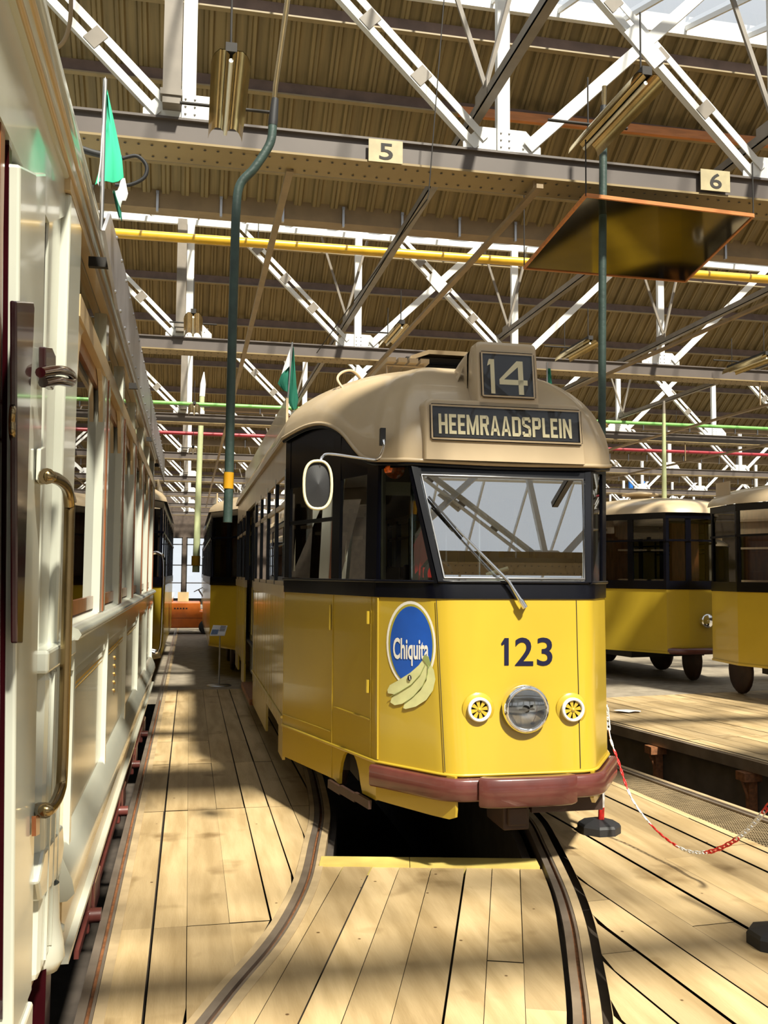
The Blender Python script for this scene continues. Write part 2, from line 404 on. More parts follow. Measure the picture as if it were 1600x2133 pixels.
# ------------------------------------------------------------------ rails
def ribbon(mb, poly, d0, d1, z0, z1, y0=-9, y1=99, mi=0):
    P = [p for p in poly if y0 <= p[1] <= y1]; rows = []
    for i, p in enumerate(P):
        a = P[max(i-1,0)]; b = P[min(i+1,len(P)-1)]; t = Vector((b[0]-a[0], b[1]-a[1])).normalized(); n = Vector((t.y, -t.x))
        q = Vector(p); l = q+n*d0; r = q+n*d1
        rows.append([(l.x,l.y,z0),(l.x,l.y,z1),(r.x,r.y,z1),(r.x,r.y,z0)])
    mb.grid(rows, mi, smooth=False)
def railset(label, poly, side, y0, y1, timber=(.018,.075)):
    t = thing('rail', (poly[0][0], poly[0][1], 0), label, 'rail', 'rails let into the plank floor')
    m = MB(); ribbon(m, poly, -.028, .006, -.1, .002, y0, y1); m.build('rail_head', 'rail', t)
    m = MB(); ribbon(m, poly, .006, .022, -.1, -.018, y0, y1); m.build('flange_groove', 'rust', t)
    m = MB(); ribbon(m, poly, .022, .034, -.1, .001, y0, y1); m.build('check_lip', 'rail', t)
    m = MB()
    ribbon(m, poly, .036, .078, -.1, .003, y0, y1)
    if side < 0: ribbon(m, poly, -.062, -.030, -.1, .001, y0, y1)
    m.build('side_timber', 'railtimber', t)
railset('curved rail on the left side of the open pit', RLs, -1, 1.8, 50)
railset('curved rail on the right side of the open pit', RRs, 1, 1.0, 50)
railset('straight rail under the cream tram at the left', [(-.345,.6),(-.345,3),(-.345,8),(-.345,12.4),(-.345,48)], 1, 0, 50)
railset('near rail of the dark pit at the right', [(x-.02,y) for x,y in NEARPIT], 1, 0, 50)
railset('far rail of the dark pit at the right', FARPIT, 1, 0, 50)
# pits
g = MB()
ribbon(g, RLs, .08, .12, -1.25, -.05, 5.1, 14.2); ribbon(g, RRs, -.12, -.07, -1.25, -.05, 5.0, 14.2)
g.box((.7,14.2,-1.25),(2.6,14.3,-.06)); g.prism([(*PE0,-1.25),(*PE1,-1.25),(*PE1,-.06),(*PE0,-.06)], (.02,.1,0))
ribbon(g, GRATE, .0, .03, -1.25, -.06); ribbon(g, FARPIT, .06, .12, -1.25, -.05); ribbon(g, [(-.30,1),(-.30,12.4)], 0, .03, -1.25, -.03)
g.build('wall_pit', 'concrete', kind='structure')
t = thing('pit_edge_board', (1.35,5.2,0), 'yellowish board across the near end of the open pit', 'board')
nrm = Vector((pn[0],pn[1])).normalized(); nb = [PE0, PE0+(PE1-PE0)*.41]
for a, b, k in ((PE0, nb[1], 'board_half'), (nb[1]+(PE1-PE0)*.003, PE1, 'board_half')):
    m = MB(); m.hexa([(*a,-.05),(*b,-.05),(*(b+nrm*.15),-.05),(*(a+nrm*.15),-.05),(*a,.012),(*b,.012),(*(b+nrm*.15),.012),(*(a+nrm*.15),.012)]); m.build(k, 'boardyellow', t)
m = MB(); m.box((1.15,5.75,-.62),(1.95,6.1,-.55)); m.box((1.15,6.3,-.9),(1.95,6.65,-.83)); tag(m.build('pit_step', 'concrete'), 'dim concrete steps down in the open pit below the bumper', 'steps')
# grating beside the right pit, posts under the far rail
m = MB()
gx, nx_ = xfun(GRATE), xfun(NEARPIT)
y = 2.2
while y < 11:
    for k in range(2): m.add([(gx(y)+.01,y,-.012),(nx_(y)-.06,y,-.012),(nx_(y)-.06,y+.012,-.012),(gx(y)+.01,y+.012,-.012)],[(0,1,2,3)])
    y += .032
for k in range(22):
    a = k/21
    m.add([(lerp(gx(2.2)+.01,nx_(2.2)-.07,a),2.2,-.012),(lerp(gx(2.2)+.01,nx_(2.2)-.07,a)+.01,2.2,-.012),(lerp(gx(11)+.01,nx_(11)-.07,a)+.01,11,-.012),(lerp(gx(11)+.01,nx_(11)-.07,a),11,-.012)],[(0,1,2,3)])
tag(m.build('floor_grating', 'railtimber'), 'perforated metal grating lying between the planks and the dark pit', 'grating')
fx = xfun(FARPIT)
for i, y in enumerate((5.0,6.3,7.6,8.9,10.2)):
    m = MB(); x = fx(y)
    m.box((x-.03,y-.03,-1.25),(x+.05,y+.03,-.18)); m.box((x-.10,y-.07,-.18),(x+.08,y+.07,-.105)); m.tube([(x-.08,y,-.18),(x-.02,y,-.34)],.014)
    tag(m.build('rail_support', 'rust'), ['rusty iron post holding up the far pit rail, nearest one','rusty iron post under the far pit rail, second from the right','rusty iron post under the far pit rail, third from the right','rusty iron post under the far pit rail, fourth from the right','rusty iron post under the far pit rail, deepest one'][i], 'support', 'posts under the far pit rail')
m = MB(); rn = random.Random(3); c = PZ(1305,1484,0)
top = [(c.x+.20*math.cos(a)*rn.uniform(.7,1.1)+.02, c.y+.10*math.sin(a)*rn.uniform(.7,1.2), .012+rn.uniform(0,.015)) for a in [k*.45 for k in range(14)]]
m.add([(c.x,c.y,.03)]+top, [(0,i+1,(i+1)%14+1) for i in range(14)]); tag(m.build('crumpled_paper', 'flagwhite'), 'crumpled white paper lying on the boards beyond the dark pit', 'paper')

# ------------------------------------------------------------------ walls
m = MB(); Yb = 48.7
op = [(-1.33,-.37),(-.18,.80),(1.0,2.0),(2.2,3.2)]
xs = -9
for a, b in op:
    m.box((xs,Yb,0),(a,Yb+.2,4.4)); xs = b
m.box((xs,Yb,0),(36,Yb+.2,4.4))
for a, b in op: m.box((a,Yb,3.38),(b,Yb+.2,4.4)); m.box((a,Yb,0),(b,Yb+.2,.25))
m.box((-9,Yb,4.4),(36,Yb+.2,7.2))
m.build('wall_back', 'wall', kind='structure')
for i, (a, b) in enumerate(op):
    w = thing('window_%d' % (i+1), (a, Yb, .25), None, None); w['kind'] = 'structure'
    m = MB()
    for z in (.25, 1.05, 1.95, 3.0, 3.34): m.box((a,Yb-.03,z),(b,Yb+.05,z+.05))
    for x in (a, b-.05): m.box((x,Yb-.03,.25),(x+.05,Yb+.05,3.38))
    m.build('window_frame', 'dark', w)
    m = MB(); m.add([(a,Yb+.01,.25),(b,Yb+.01,.25),(b,Yb+.01,3.38),(a,Yb+.01,3.38)],[(0,1,2,3)]); m.build('window_pane', 'roofglass', w)
m = MB(); m.box((-9.2,-18,0),(-9,48.9,7.2)); m.build('wall_left', 'wall', kind='structure')
m = MB(); m.box((36,-18,0),(36.2,48.9,7.2)); m.build('wall_right', 'wall', kind='structure')
m = MB(); m.box((-9,-18.2,0),(36,-18,1.2)); m.box((-9,-18.2,3.6),(36,-18,7.2))
for x in range(-9,36,5): m.box((x,-18.2,1.2),(x+.8,-18,3.6))
m.build('wall_front', 'wall', kind='structure')

# ------------------------------------------------------------------ saw-tooth roof
P_ = 5.9; X0, X1 = -8.8, 35.8
ZR, ZG = 6.70, 5.43
def roofbay(n):
    yr = 7.74+P_*(n-1); yg = yr+1.74
    c = thing('ceiling', (0, yr, ZG), None, None); c['kind'] = 'structure'
    return c, yr, yg
c0, yr, yg = roofbay(1)
m = MB(); x = X0; prof = []
while x < X1:
    prof += [(x,0),(x+.075,0),(x+.09,-.035),(x+.118,-.035),(x+.126,-.026),(x+.134,-.035),(x+.162,-.035),(x+.177,0)]; x += .19
sl_ = Vector((0, yg-yr, ZG-ZR)).normalized(); nn = Vector((0,-sl_.z,sl_.y))
if nn.z < 0: nn = -nn
rows = []
for yy, zz in ((yr-.03,ZR+.02),(yg+.08,ZG-.04)):
    rows.append([Vector((px, yy, zz))+nn*pz for px, pz in prof])
m.grid(rows, smooth=False); m.build('roof_sheet', 'corr', c0, fix=False)
m = MB(); m.grid([[(X0,yr-.05,ZR+.07),(X1,yr-.05,ZR+.07)],[(X0,yg+.1,ZG+.04),(X1,yg+.1,ZG+.04)]], smooth=False); m.build('roof_deck', 'plankdark', c0, fix=False)
for j, d in enumerate((.14, .70, 1.34)):
    y = yr+d; z = ZR+sl_.z/sl_.y*d-.05
    m = MB(); m.box((X0,y-.02,z-.10),(X1,y,z+.02)); q = m.build('purlin', 'purlin', c0)
    m = MB(); m.box((X0,y-.06,z-.115),(X1,y,z-.10)); m.build('purlin_lip', 'lily', q)
m = MB(); m.box((X0,yg-.02,ZG-.16),(X1,yg,ZG+.04)); m.box((X0,yg,ZG-.16),(X1,yg+.16,ZG-.145)); m.box((X0,yg+.16,ZG-.16),(X1,yg+.18,ZG+.04)); gt = m.build('gutter', 'gutter', c0)
m = MB(); x = X0+.2
while x < X1:
    m.box((x,yg-.045,ZG-.02),(x+.03,yg-.02,ZG+.01)); m.box((x+.003,yg-.04,ZG-.20),(x+.027,yg+.0,ZG-.02)); x += .63
m.build('gutter_clip', 'steel', gt)
bays = [c0]
for n in (-3,-2,-1,0,2,3,4,5,6,7,8):
    c = copy_tree(c0); c.location.y += P_*(n-1)
# glazing from each gutter up to the next ridge
w0 = thing('window_5', (0, yg, ZG), None, None); w0['kind'] = 'structure'
ga, gb = Vector((0,yg+.18,ZG+.03)), Vector((0,yr+P_-.03,ZR+.05))
m = MB(); m.add([(X0,ga.y,ga.z),(X1,ga.y,ga.z),(X1,gb.y,gb.z),(X0,gb.y,gb.z)],[(0,1,2,3)]); m.build('window_pane', 'roofglass', w0)
m = MB(); x = X0
while x < X1: m.bar((x,ga.y,ga.z-.02),(x,gb.y,gb.z-.02),.022,.045); x += .63
m.build('glazing_bar', 'truss', w0)
m = MB(); m.box((X0,gb.y-.03,gb.z-.09),(X1,gb.y+.02,gb.z+.03)); md = (ga+gb)/2; m.bar((X0,md.y,md.z-.05),(X1,md.y,md.z-.05),.05,.05); m.build('ridge_rail', 'truss', w0)
for k, n in enumerate((-4,-3,-2,-1,0,2,3,4,5,6,7)):
    w = copy_tree(w0); w.name = 'window_%d' % (6+k); w.location.y += P_*(n-1)

# ------------------------------------------------------------------ trusses
ZB = 4.575; SP = 2.16; XN0 = -.06
def make_truss():
    Y = 6.1
    t = thing('roof_truss', (0,Y,ZB), 'nearest riveted roof truss, grey beam with the number plates 5 and 6', 'roof truss', 'riveted roof trusses across the hall')
    xa, xb = -8.6, 35.5
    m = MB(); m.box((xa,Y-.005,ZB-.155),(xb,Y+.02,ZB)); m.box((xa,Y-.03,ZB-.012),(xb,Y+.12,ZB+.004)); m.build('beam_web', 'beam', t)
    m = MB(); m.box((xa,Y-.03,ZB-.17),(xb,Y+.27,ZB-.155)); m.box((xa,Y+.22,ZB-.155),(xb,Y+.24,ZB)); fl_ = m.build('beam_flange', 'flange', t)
    m = MB()
    x = -2.
    while x < 12:
        for yy in (Y+.03, Y+.20): m.add([(x,yy,ZB-.171),(x+.012,yy,ZB-.176),(x,yy+.012,ZB-.176),(x-.012,yy,ZB-.176),(x,yy-.012,ZB-.176)],[(1,2,3,4),(0,1,2)])
        x += .085
    m.build('rivets', 'dark', fl_, kind='stuff')
    zt = 6.06
    m = MB(); m.bar((xa,Y,zt),(xb,Y,zt),.05,.07); m.build('top_chord', 'truss', t)
    k0, k1 = -3, 15
    for k in range(k0, k1):
        x = XN0+SP*k
        m = MB(); m.box((x-.055,Y-.03,ZB),(x+.035,Y-.022,zt)); m.box((x-.055,Y-.022,ZB),(x-.047,Y+.03,zt)); m.build('vertical_member', 'truss', t)
        m = MB(); m.prism([(x-.30,Y-.012,ZB),(x+.27,Y-.012,ZB),(x+.27,Y-.012,ZB+.06),(x+.16,Y-.012,ZB+.17),(x-.18,Y-.012,ZB+.17),(x-.30,Y-.012,ZB+.05)], (0,.010,0)); gp = m.build('gusset_plate', 'truss', t)
        m = MB()
        for dx, dz in ((-.03,.03),(.03,.03),(-.03,.08),(.03,.08),(-.03,.13),(.03,.13),(.14,.04),(.18,.08),(.22,.12),(-.2,.03),(-.24,.07)):
            m.lathe((x+dx,Y-.031 if abs(dx)<.05 else Y-.013,ZB+dz),(0,-1,0),[(.0,.006),(.006,.005),(.008,0)],8)
        m.each('rivet', 'steel', gp)
        c = (k-(-1)) % 6
        down = c in (0,1,2,5); up = c in (2,3,4,5)   # members of the bay to the right of node k
        xr = x+SP
        if down:   # descends to the node at the right: a pair of flats with batten plates
            a = Vector((xr-1.62,Y-.02,zt)); b = Vector((xr-.17,Y-.02,ZB+.05)); d = (b-a).normalized(); n = Vector((-d.z,0,d.x))
            m = MB(); m.bar(a+n*.045,b+n*.045,.008,.05,n); m.bar(a-n*.045,b-n*.045,.008,.05,n)
            m.bar(a+n*.068+Vector((0,.03,0)),b+n*.068+Vector((0,.03,0)),.05,.006,n); m.bar(a-n*.068+Vector((0,.03,0)),b-n*.068+Vector((0,.03,0)),.05,.006,n); m.each('diagonal_member', 'truss', t)
            m = MB()
            for f_ in (.2,.45,.7):
                p = a+(b-a)*f_; m.bar(p-d*.05+Vector((0,-.006,0)),p+d*.05+Vector((0,-.006,0)),.006,.12,n)
            m.each('batten_plate', 'tiebar', t)
        if up:
            a = Vector((x+.17,Y-.025,ZB+.05)); b = Vector((x+1.66,Y-.025,zt)); d = (b-a).normalized(); n = Vector((-d.z,0,d.x))
            m = MB(); m.bar(a,b,.008,.085,n); m.bar(a-n*.04+Vector((0,.03,0)),b-n*.04+Vector((0,.03,0)),.05,.006,n); m.build('diagonal_member', 'truss', t)
        if up and down:
            m = MB(); cx = x+SP/2; p = Vector((cx-.02,Y-.04,5.48)); d = Vector((.69,0,-.72)).normalized(); n = Vector((-d.z,0,d.x)); m.bar(p-d*.16,p+d*.18,.008,.13,n); m.build('crossing_plate', 'truss', t)
    m = MB(); m.box((XN0-.175,Y-.12,ZB+.05),(XN0-.06,Y+.02,zt)); m.box((XN0-.19,Y-.13,ZB+.10),(XN0-.05,Y+.03,ZB+.14)); m.build('downpipe_casing', 'tiebar', t)
    return t
tr = make_truss()
TL = ['second roof truss, grey beam crossing just above the beige number box of the tram','third roof truss from the front','fourth roof truss from the front','fifth roof truss from the front','sixth roof truss from the front','seventh roof truss from the front','rearmost roof truss above the bright back windows']
for n in range(1, 8):
    c = copy_tree(tr); c.location.y += P_*n*.985+.0; c['label'] = TL[n-1]
for n in (-1,-2): c = copy_tree(tr); c.location.y += P_*n; c['label'] = 'roof truss over the floor in front of the trams, seen only in the window reflections'
# number plates on the first beam
for (px, py, ch, lab) in ((803,318,'5','weathered number plate 5 on the nearest beam'),(1489,379,'6','weathered number plate 6 on the nearest beam, at the right')):
    c = PY(px,py,6.06); t = thing('number_plate', c, lab, 'sign')
    w_ = .118; m = MB(); m.box((c.x-w_,6.05,c.z-.072),(c.x+w_,6.058,c.z+.085)); m.build('plate', 'plate', t)
    m = put_text(ch, lambda u,v: (c.x-.045+.095*u, 6.048, c.z-.055+.115*v), .012); m.build('numeral', 'dark', t, fix=False)
# longitudinal tie bars, knee plates and struts
for i, (xn, lab) in enumerate(((1.93,'grey angle bar running lengthwise above the left side of the tram'),(4.12,'grey angle bar running lengthwise above the bronze mirror'),(6.38,'grey angle bar running lengthwise to the right of the mirror'),(8.6,'grey angle bar running lengthwise high at the far right'))):
    t = thing('tie_bar', (xn,5,4.86), lab, 'tie bar', 'lengthwise roof tie bars')
    m = MB(); m.box((xn-.035,1.0,4.84),(xn+.035,47,4.848)); m.box((xn-.035,1.0,4.84),(xn-.028,47,4.91)); m.build('angle_bar', 'tiebar', t)
    for n in range(0, 7):
        y = 6.1+P_*.985*n-.10
        m = MB(); m.box((xn-.04,y-.16,4.85),(xn-.034,y+.10,4.96)); m.build('joint_plate', 'tiebar', t)
        for s_ in (-1, 1):
            m = MB(); m.bar((xn-.03,y-.10*1,4.93),(xn+s_*.30-.05,y-.05,5.95),.028,.028); m.build('strut', 'tiebar', t)
# lengthwise trolley-wire trough boards
def trough(label, a, b, w=.05, h=.03, mk='gutter'):
    m = MB(); m.bar(a, b, w, h)
    for n in range(7):
        y = 6.1+.015+P_*.985*n
        if a[1] < y < b[1]: x = lerp(a[0],b[0],(y-a[1])/(b[1]-a[1])); m.box((x-.008,y-.008,a[2]),(x+.008,y+.008,ZB-.165))
    tag(m.build('wire_trough', mk), label, 'wire trough', 'overhead wire troughs')
trough('long brown wire trough hung over the number 14 box', (2.33,6.0,4.32), (2.33,40,4.32))
trough('thin brown wire trough over the gap right of the tram', (4.9,6.0,4.0), (4.3,30,4.0), .035, .03)
trough('brown wire trough over the two dark trams', (8.0,9,4.05), (7.6,40,4.05), .06, .03)
trough('brown wire trough at the far right above the dark trams', (10.2,12,4.0), (9.6,40,4.0), .06, .03)
trough('narrow brown wire trough above the aisle', (.62,6.3,4.40), (.62,40,4.36), .05, .03)
# pipes
def pipe(label, a, b, r, mk):
    t = thing('pipe', a, label, 'pipe'); m = MB(); m.tube([a,b], r, 14); m.build('pipe_run', mk, t)
    m = MB(); n = 8
    for i in range(n):
        p = Vector(a).lerp(Vector(b), (i+.5)/n); m.tube([p+Vector((0,0,r)),p+Vector((0,0,r+.25))],.006,6)
    m.each('hanger', 'dark', t)
pipe('yellow gas pipe crossing under the second skylight strip', (-6,11.5,5.66), (30,11.5,5.95), .058, 'pipeyellow')
pipe('pale green pipe crossing in front of the third truss', (-6,17.5,4.72), (30,17.5,4.74), .035, 'pipegreen')
pipe('dark red pipe crossing in front of the fourth truss', (-6,22.9,4.96), (30,22.9,4.96), .045, 'pipered')
pipe('green pipe crossing far back above the aisle', (-6,39,4.75), (30,39,4.75), .04, 'pipegreen')
m = MB(); m.bar(PY(955,232,8.3),PY(1600,298,8.3)+Vector((3,0,.03)),.05,.085); tag(m.build('purlin_sunlight_bar', 'timber'), 'orange bar painted as the sunlit stretch of purlin below the nearest roof slope', 'rail')  # added bar: sunlight on the brown purlin is put into its orange colour
# ------------------------------------------------------------------ fluorescent fittings
def fitting(label, c, L=.9, rz=0, n=2, tilt=0):
    t = thing('light_fitting', (0,0,0), label, 'light fitting', 'twin fluorescent light fittings')
    OFF[t.name] = Vector((0,0,0)); W_ = .105
    m = MB(); m.box((-.03,-L/2,.0),(.03,L/2,.05)); m.build('batten', 'dark', t)
    for s_ in (-1,1):
        prof = [(.008,-.02),(.03,.004),(.06,.004),(.085,-.02),(.098,-.045),(W_,-.075)]
        rows = [[(s_*x, y, z) for x, z in prof] for y in (-L/2, L/2)]
        m = MB(); m.grid(rows); rows2 = [[(s_*x, y, z+.004) for x, z in prof] for y in (-L/2, L/2)]; m.grid(rows2); m.build('reflector', 'reflector', t, fix=False)
    m = MB(); m.tube([(0,-L/2+.02,-.04),(0,L/2-.02,-.04)],.012,10); m.build('fluorescent_tube', 'tube', t)
    m = MB(); m.tube([(-.28,L/2-.08,.10),(.28,L/2-.08,.10)],.01,6); m.tube([(0,L/2-.08,.03),(0,L/2-.08,.42)],.006,6); m.tube([(0,-L/2+.08,.03),(0,-L/2+.08,.42)],.006,6); m.each('hanger', 'dark', t)
    t.location = c; t.rotation_euler = (tilt,0,rz)
    return t
f0 = fitting('twin reflector light fitting hanging in front of the nearest beam at upper left', (.16,5.35,4.40))
kids = None
for lab, c, rz in (('twin reflector light fitting under the second beam above the aisle', (-.02,11.0,4.52),0),
        ('twin reflector light fitting hanging beside number plate 6, brassy and tilted', (2.52,5.25,4.50),.0),
        ('twin reflector light fitting hanging above the dark roof grille', (2.36,10.9,4.52),0),
        ('twin reflector light fitting right of the number 14 box', (4.75,11.0,4.50),0),
        ('twin reflector light fitting at the right edge under the second beam', (7.3,11.2,4.50),0),
        ('small twin light fitting under the third beam above the aisle', (.02,16.8,4.52),0),
        ('small twin light fitting under the fourth beam above the aisle', (.02,22.6,4.52),0),
        ('small twin light fitting under the third beam over the dark trams', (7.6,16.8,4.5),0),
        ('small twin light fitting under the fourth beam over the dark trams', (7.6,22.6,4.5),0)):
    c_ = copy_tree(f0); c_.location = c; c_['label'] = lab
# ------------------------------------------------------------------ hanging hoses
def hose(label, pts, r, ring, colr='hose', top=None):
    t = thing('hanging_hose', pts[-1], label, 'hose')
    pp = smooth3(pts); m = MB(); m.tube(pp, r, 14); m.build('hose_body', colr, t)
    if ring: m = MB(); z1, z0 = ring; e = pts[-1]; m.tube([(e[0],e[1],z0),(e[0]+.002,e[1],z1)], r*1.12, 14); m.build('ring', 'ringyellow', t)
    if top: m = MB(); m.tube(top, [r*.62]*(len(top)-1)+[r*.5], 12); m.build('upper_rod', 'brass', t)
    m = MB(); p, q = Vector(pp[0]), Vector(pp[1]); m.tube([p+(p-q).normalized()*.16, p+(p-q).normalized()*.03, p],[r*.8,r*1.1,r*1.05],12); m.build('coupling', 'rubber', t)
def smooth3(p, n=7):
    p = [Vector(q) for q in p]; out = []
    for i in range(len(p)-1):
        a, b, c, d = p[max(i-1,0)], p[i], p[i+1], p[min(i+2,len(p)-1)]
        for k in range(n):
            t = k/n; out.append(.5*((2*b)+(c-a)*t+(2*a-5*b+4*c-d)*t*t+(3*b-a-3*c+d)*t**3))
    out.append(p[-1]); return out
hose('dark green hose with an ochre ring hanging in the aisle beside the yellow tram', [PY(x,y,5.2) for x,y in ((568,262),(562,300),(530,350),(500,385),(492,440),(488,560),(484,700),(480,860),(477,1000),(474,1088))], .025, (2.17,2.08), top=[PY(602,-20,5.2),PY(574,180,5.2),PY(569,250,5.2)])
hose('dark green hose hanging straight down at the right of the number 14 box', [PY(x,y,5.75) for x,y in ((1257,268),(1256,400),(1255,600),(1254,860),(1254,905))], .026, None, top=[PY(1259,180,5.75),PY(1258,262,5.75)])
t = thing('hanging_tube', (.13,20,1.6), 'pale green tube with a yellow ring hanging far down the aisle', 'tube')
m = MB(); m.tube([PY(421,826,20),PY(414,1000,20),PY(408,1192,20)],[.055,.06,.075],12); m.build('tube_body', 'palegreen', t)
m = MB(); e = PY(408,1168,20); m.tube([e+Vector((0,0,.1)),e-Vector((0,0,.1))],.09,12); m.build('ring', 'ringyellow', t)
m = MB(); m.tube([PY(421,826,20),PY(423,800,20),PY(425,775,20)],[.06,.06,.01],10); m.build('white_tip', 'whiteplastic', t)
t = thing('hanging_tube', (7.3,13,3.2), 'pale green tube standing above the roof of the dark tram at right', 'tube')
m = MB(); m.tube([PY(1383,862,14),PY(1384,1040,14)],[.028,.04],10); m.build('tube_body', 'palegreen', t)
m = MB(); m.tube([PY(1383,862,14),PY(1383,835,14)],[.028,.02],10); m.build('white_tip', 'tiebar', t)
# bronze mirror sheet under the first beam
a, b, c, d = Vector((2.53,6.86,4.03)), Vector((3.93,6.88,4.03)), Vector((3.68,5.55,4.05)), Vector((2.44,5.48,4.05))
t = thing('ceiling_mirror', (3.1,6.2,4.05), 'large tilted bronze mirror sheet hanging under the nearest beam', 'mirror')
m = MB(); m.hexa([a,b,c,d]+[p+Vector((0,0,.01)) for p in (a,b,c,d)]); m.build('mirror_sheet', 'mirror', t)
m = MB()
for p, q in ((a,b),(b,c),(c,d),(d,a)): m.bar(p+Vector((0,0,.005)),q+Vector((0,0,.005)),.016,.024)
m.build('mirror_frame', 'timber', t)
m = MB()
for p in (a,b,c,d): m.tube([p,(p.x,p.y,4.42 if p.y<6.4 else 4.8)],.005,6)
m.each('hanger', 'dark', t)
# drooping cable loops on the first beam
m = MB(); m.tube(smooth3([PY(255,330,5.9),PY(285,325,5.9),PY(305,345,5.9),PY(300,370,5.9),PY(270,385,5.9),PY(240,385,5.9)]),.012,8); m.tube(smooth3([PY(150,303,5.9),PY(200,320,5.9),PY(255,330,5.9)]),.022,8); tag(m.build('cable_loop', 'rubber'), 'black cable looping below the nearest beam behind the mint flag', 'cable')
m = MB(); m.tube(smooth3([PY(148,0,4.4),PY(145,50,4.4),PY(130,90,4.4),PY(95,112,4.4)]),.010,8); tag(m.build('cable', 'gutter'), 'brownish cable dropping to the roof of the cream tram', 'cable')
m = MB(); m.tube([PY(925,0,5.9),PY(893,405,5.9),PY(890,415,5.9)],.004,6); tag(m.build('hanging_wire', 'dark'), 'thin dark wire hanging left of the number 14 box', 'wire')
m = MB(); m.tube([PY(890,415,5.9),PY(660,735,9)],.005,6); tag(m.build('hanging_wire', 'dark'), 'thin wire slanting down towards the green flag', 'wire')
for i, px in enumerate((1508,1545)):
    m = MB(); p = PY(px,935,33); q = PY(px,975,33); m.tube([p,(p.x,p.y,q.z)],.10,10); tag(m.build('hanging_pipe', 'blue'), ['bright blue pipe hanging far back at right, left one of the nearer pair','bright blue pipe hanging far back at right, right one of the nearer pair'][i], 'pipe', 'blue pipes far back at right')
for i, px in enumerate((1314,1339)):
    m = MB(); p = PY(px,1000,36); m.tube([p,(p.x,p.y,p.z-.6)],.10,10); tag(m.build('hanging_pipe', 'blue'), ['small blue pipe hanging beyond the first dark tram, left one','small blue pipe hanging beyond the first dark tram, right one'][i], 'pipe', 'blue pipes far back at right')
# ================================================================== yellow tram 123
OX, OY = 1.80, 4.90
TL_ = {'L0': [(.31,-.405,.0),(.53,-.41,.0),(1.5,-.437,.12),(2.29,-.575,.33),(3,-.6,.5)],
       'R0': [(.31,.405,.0),(.53,.41,.0),(1.5,.448,.12),(2.29,.545,.33),(3,.57,.5)],
       'L1': [(.31,-.728,.45),(.53,-.73,.45),(1.5,-.73,.47),(2.29,-.71,.52),(3,-.7,.6)],
       'R1': [(.31,.695,.45),(.53,.70,.45),(1.5,.70,.47),(2.29,.72,.50),(3,.7,.6)],
       'L2': [(0,-1.13,1.83),(3,-1.13,1.83)], 'R2': [(0,1.13,1.83),(3,1.13,1.83)],
       'LB': [(0,-1.13,8.85),(3,-1.13,8.85)], 'RB': [(0,1.13,8.85),(3,1.13,8.85)]}
def cp(k, z): x, y = interp(TL_[k], z); return Vector((OX+x, OY+y, z))
def seg(a, b, t, z, out=0.0):      # point on the wall between corners a and b, pushed outwards
    A, B = cp(a, z), cp(b, z); d = (B-A).normalized(); n = Vector((d.y, -d.x, 0))
    return A.lerp(B, t)+n*out     # corners are listed left -> front -> right, so n points outwards
def slab(mb, a, b, t0, t1, z0, z1, o0, o1, nz=3, nt=1, mi=0):
    F = [[seg(a,b,lerp(t0,t1,i/nt),lerp(z0,z1,j/nz),o1) for i in range(nt+1)] for j in range(nz+1)]
    B = [[seg(a,b,lerp(t0,t1,i/nt),lerp(z0,z1,j/nz),o0) for i in range(nt+1)] for j in range(nz+1)]
    mb.grid(F, mi, False); mb.grid(B, mi, False)
    mb.grid([F[0],B[0]],mi,False); mb.grid([F[-1],B[-1]],mi,False)
    mb.grid([[r[0] for r in F],[r[0] for r in B]],mi,False); mb.grid([[r[-1] for r in F],[r[-1] for r in B]],mi,False)
def slabpoly(mb, a, b, poly, o0, o1, mi=0):
    F = [seg(a,b,t,z,o1) for t, z in poly]; B = [seg(a,b,t,z,o0) for t, z in poly]; n = len(poly)
    mb.add(F+B, [tuple(range(n)), tuple(reversed(range(n,2*n)))]+[(i,(i+1)%n,n+(i+1)%n,n+i) for i in range(n)], mi)
T = thing('tram', (OX, OY+4.5, 0), 'yellow and beige tram number 123 with route box 14, in the middle of the hall', 'tram')
def outline(z, keys, rad, out=0.0):
    P = [cp(k, z) for k in keys]; Q = []
    for i, p in enumerate(P):
        if i == 0 or i == len(P)-1: Q.append(p); continue
        a, b = (P[i-1]-p), (P[i+1]-p); r = min(rad[i], a.length*.3, b.length*.3); a.normalize(); b.normalize()
        Q.append(p+a*r*2.2)
        for k in range(7):
            t = k/6; s0, s1, s2 = p+a*r, p, p+b*r
            Q.append(s0*(1-t)**2+s1*2*t*(1-t)+s2*t*t)
        Q.append(p+b*r*2.2)
    if out:
        R = []
        for i, p in enumerate(Q):
            d = (Q[min(i+1,len(Q)-1)]-Q[max(i-1,0)]).normalized(); R.append(p+Vector((d.y,-d.x,0))*out)
        return R
    return Q
KEYS = ['L2','L1','L0','R0','R1','R2']; RAD = [0,.015,.10,.10,.03,0]
def band(name, m_, z0, z1, out, parent=T, nz=4, keys=KEYS, rad=RAD, lip=.03, smooth_=True):
    mb = MB(); rows = [outline(lerp(z0,z1,i/nz), keys, rad, out) for i in range(nz+1)]
    mb.grid(rows, 0, smooth_)
    for z in (z0, z1): mb.grid([outline(z,keys,rad,out), outline(z,keys,rad,out-lip)], 0, False)
    return mb.build(name, m_, parent)
front = band('front_body', 'yellow', .53, 1.49, 0, nz=6)
m = MB()   # raised beading along the lower edge and round the front panel
rows = outline(.545, KEYS, RAD, .006); m.tube([p for p in rows[:]], .010, 6); m.build('lower_beading', 'yellow', front)
m = MB(); m.tube([seg('L1','L0',.03,z,.004) for z in (.56,.8,1.1,1.48)], .007, 6); m.build('corner_beading', 'yellow', front)
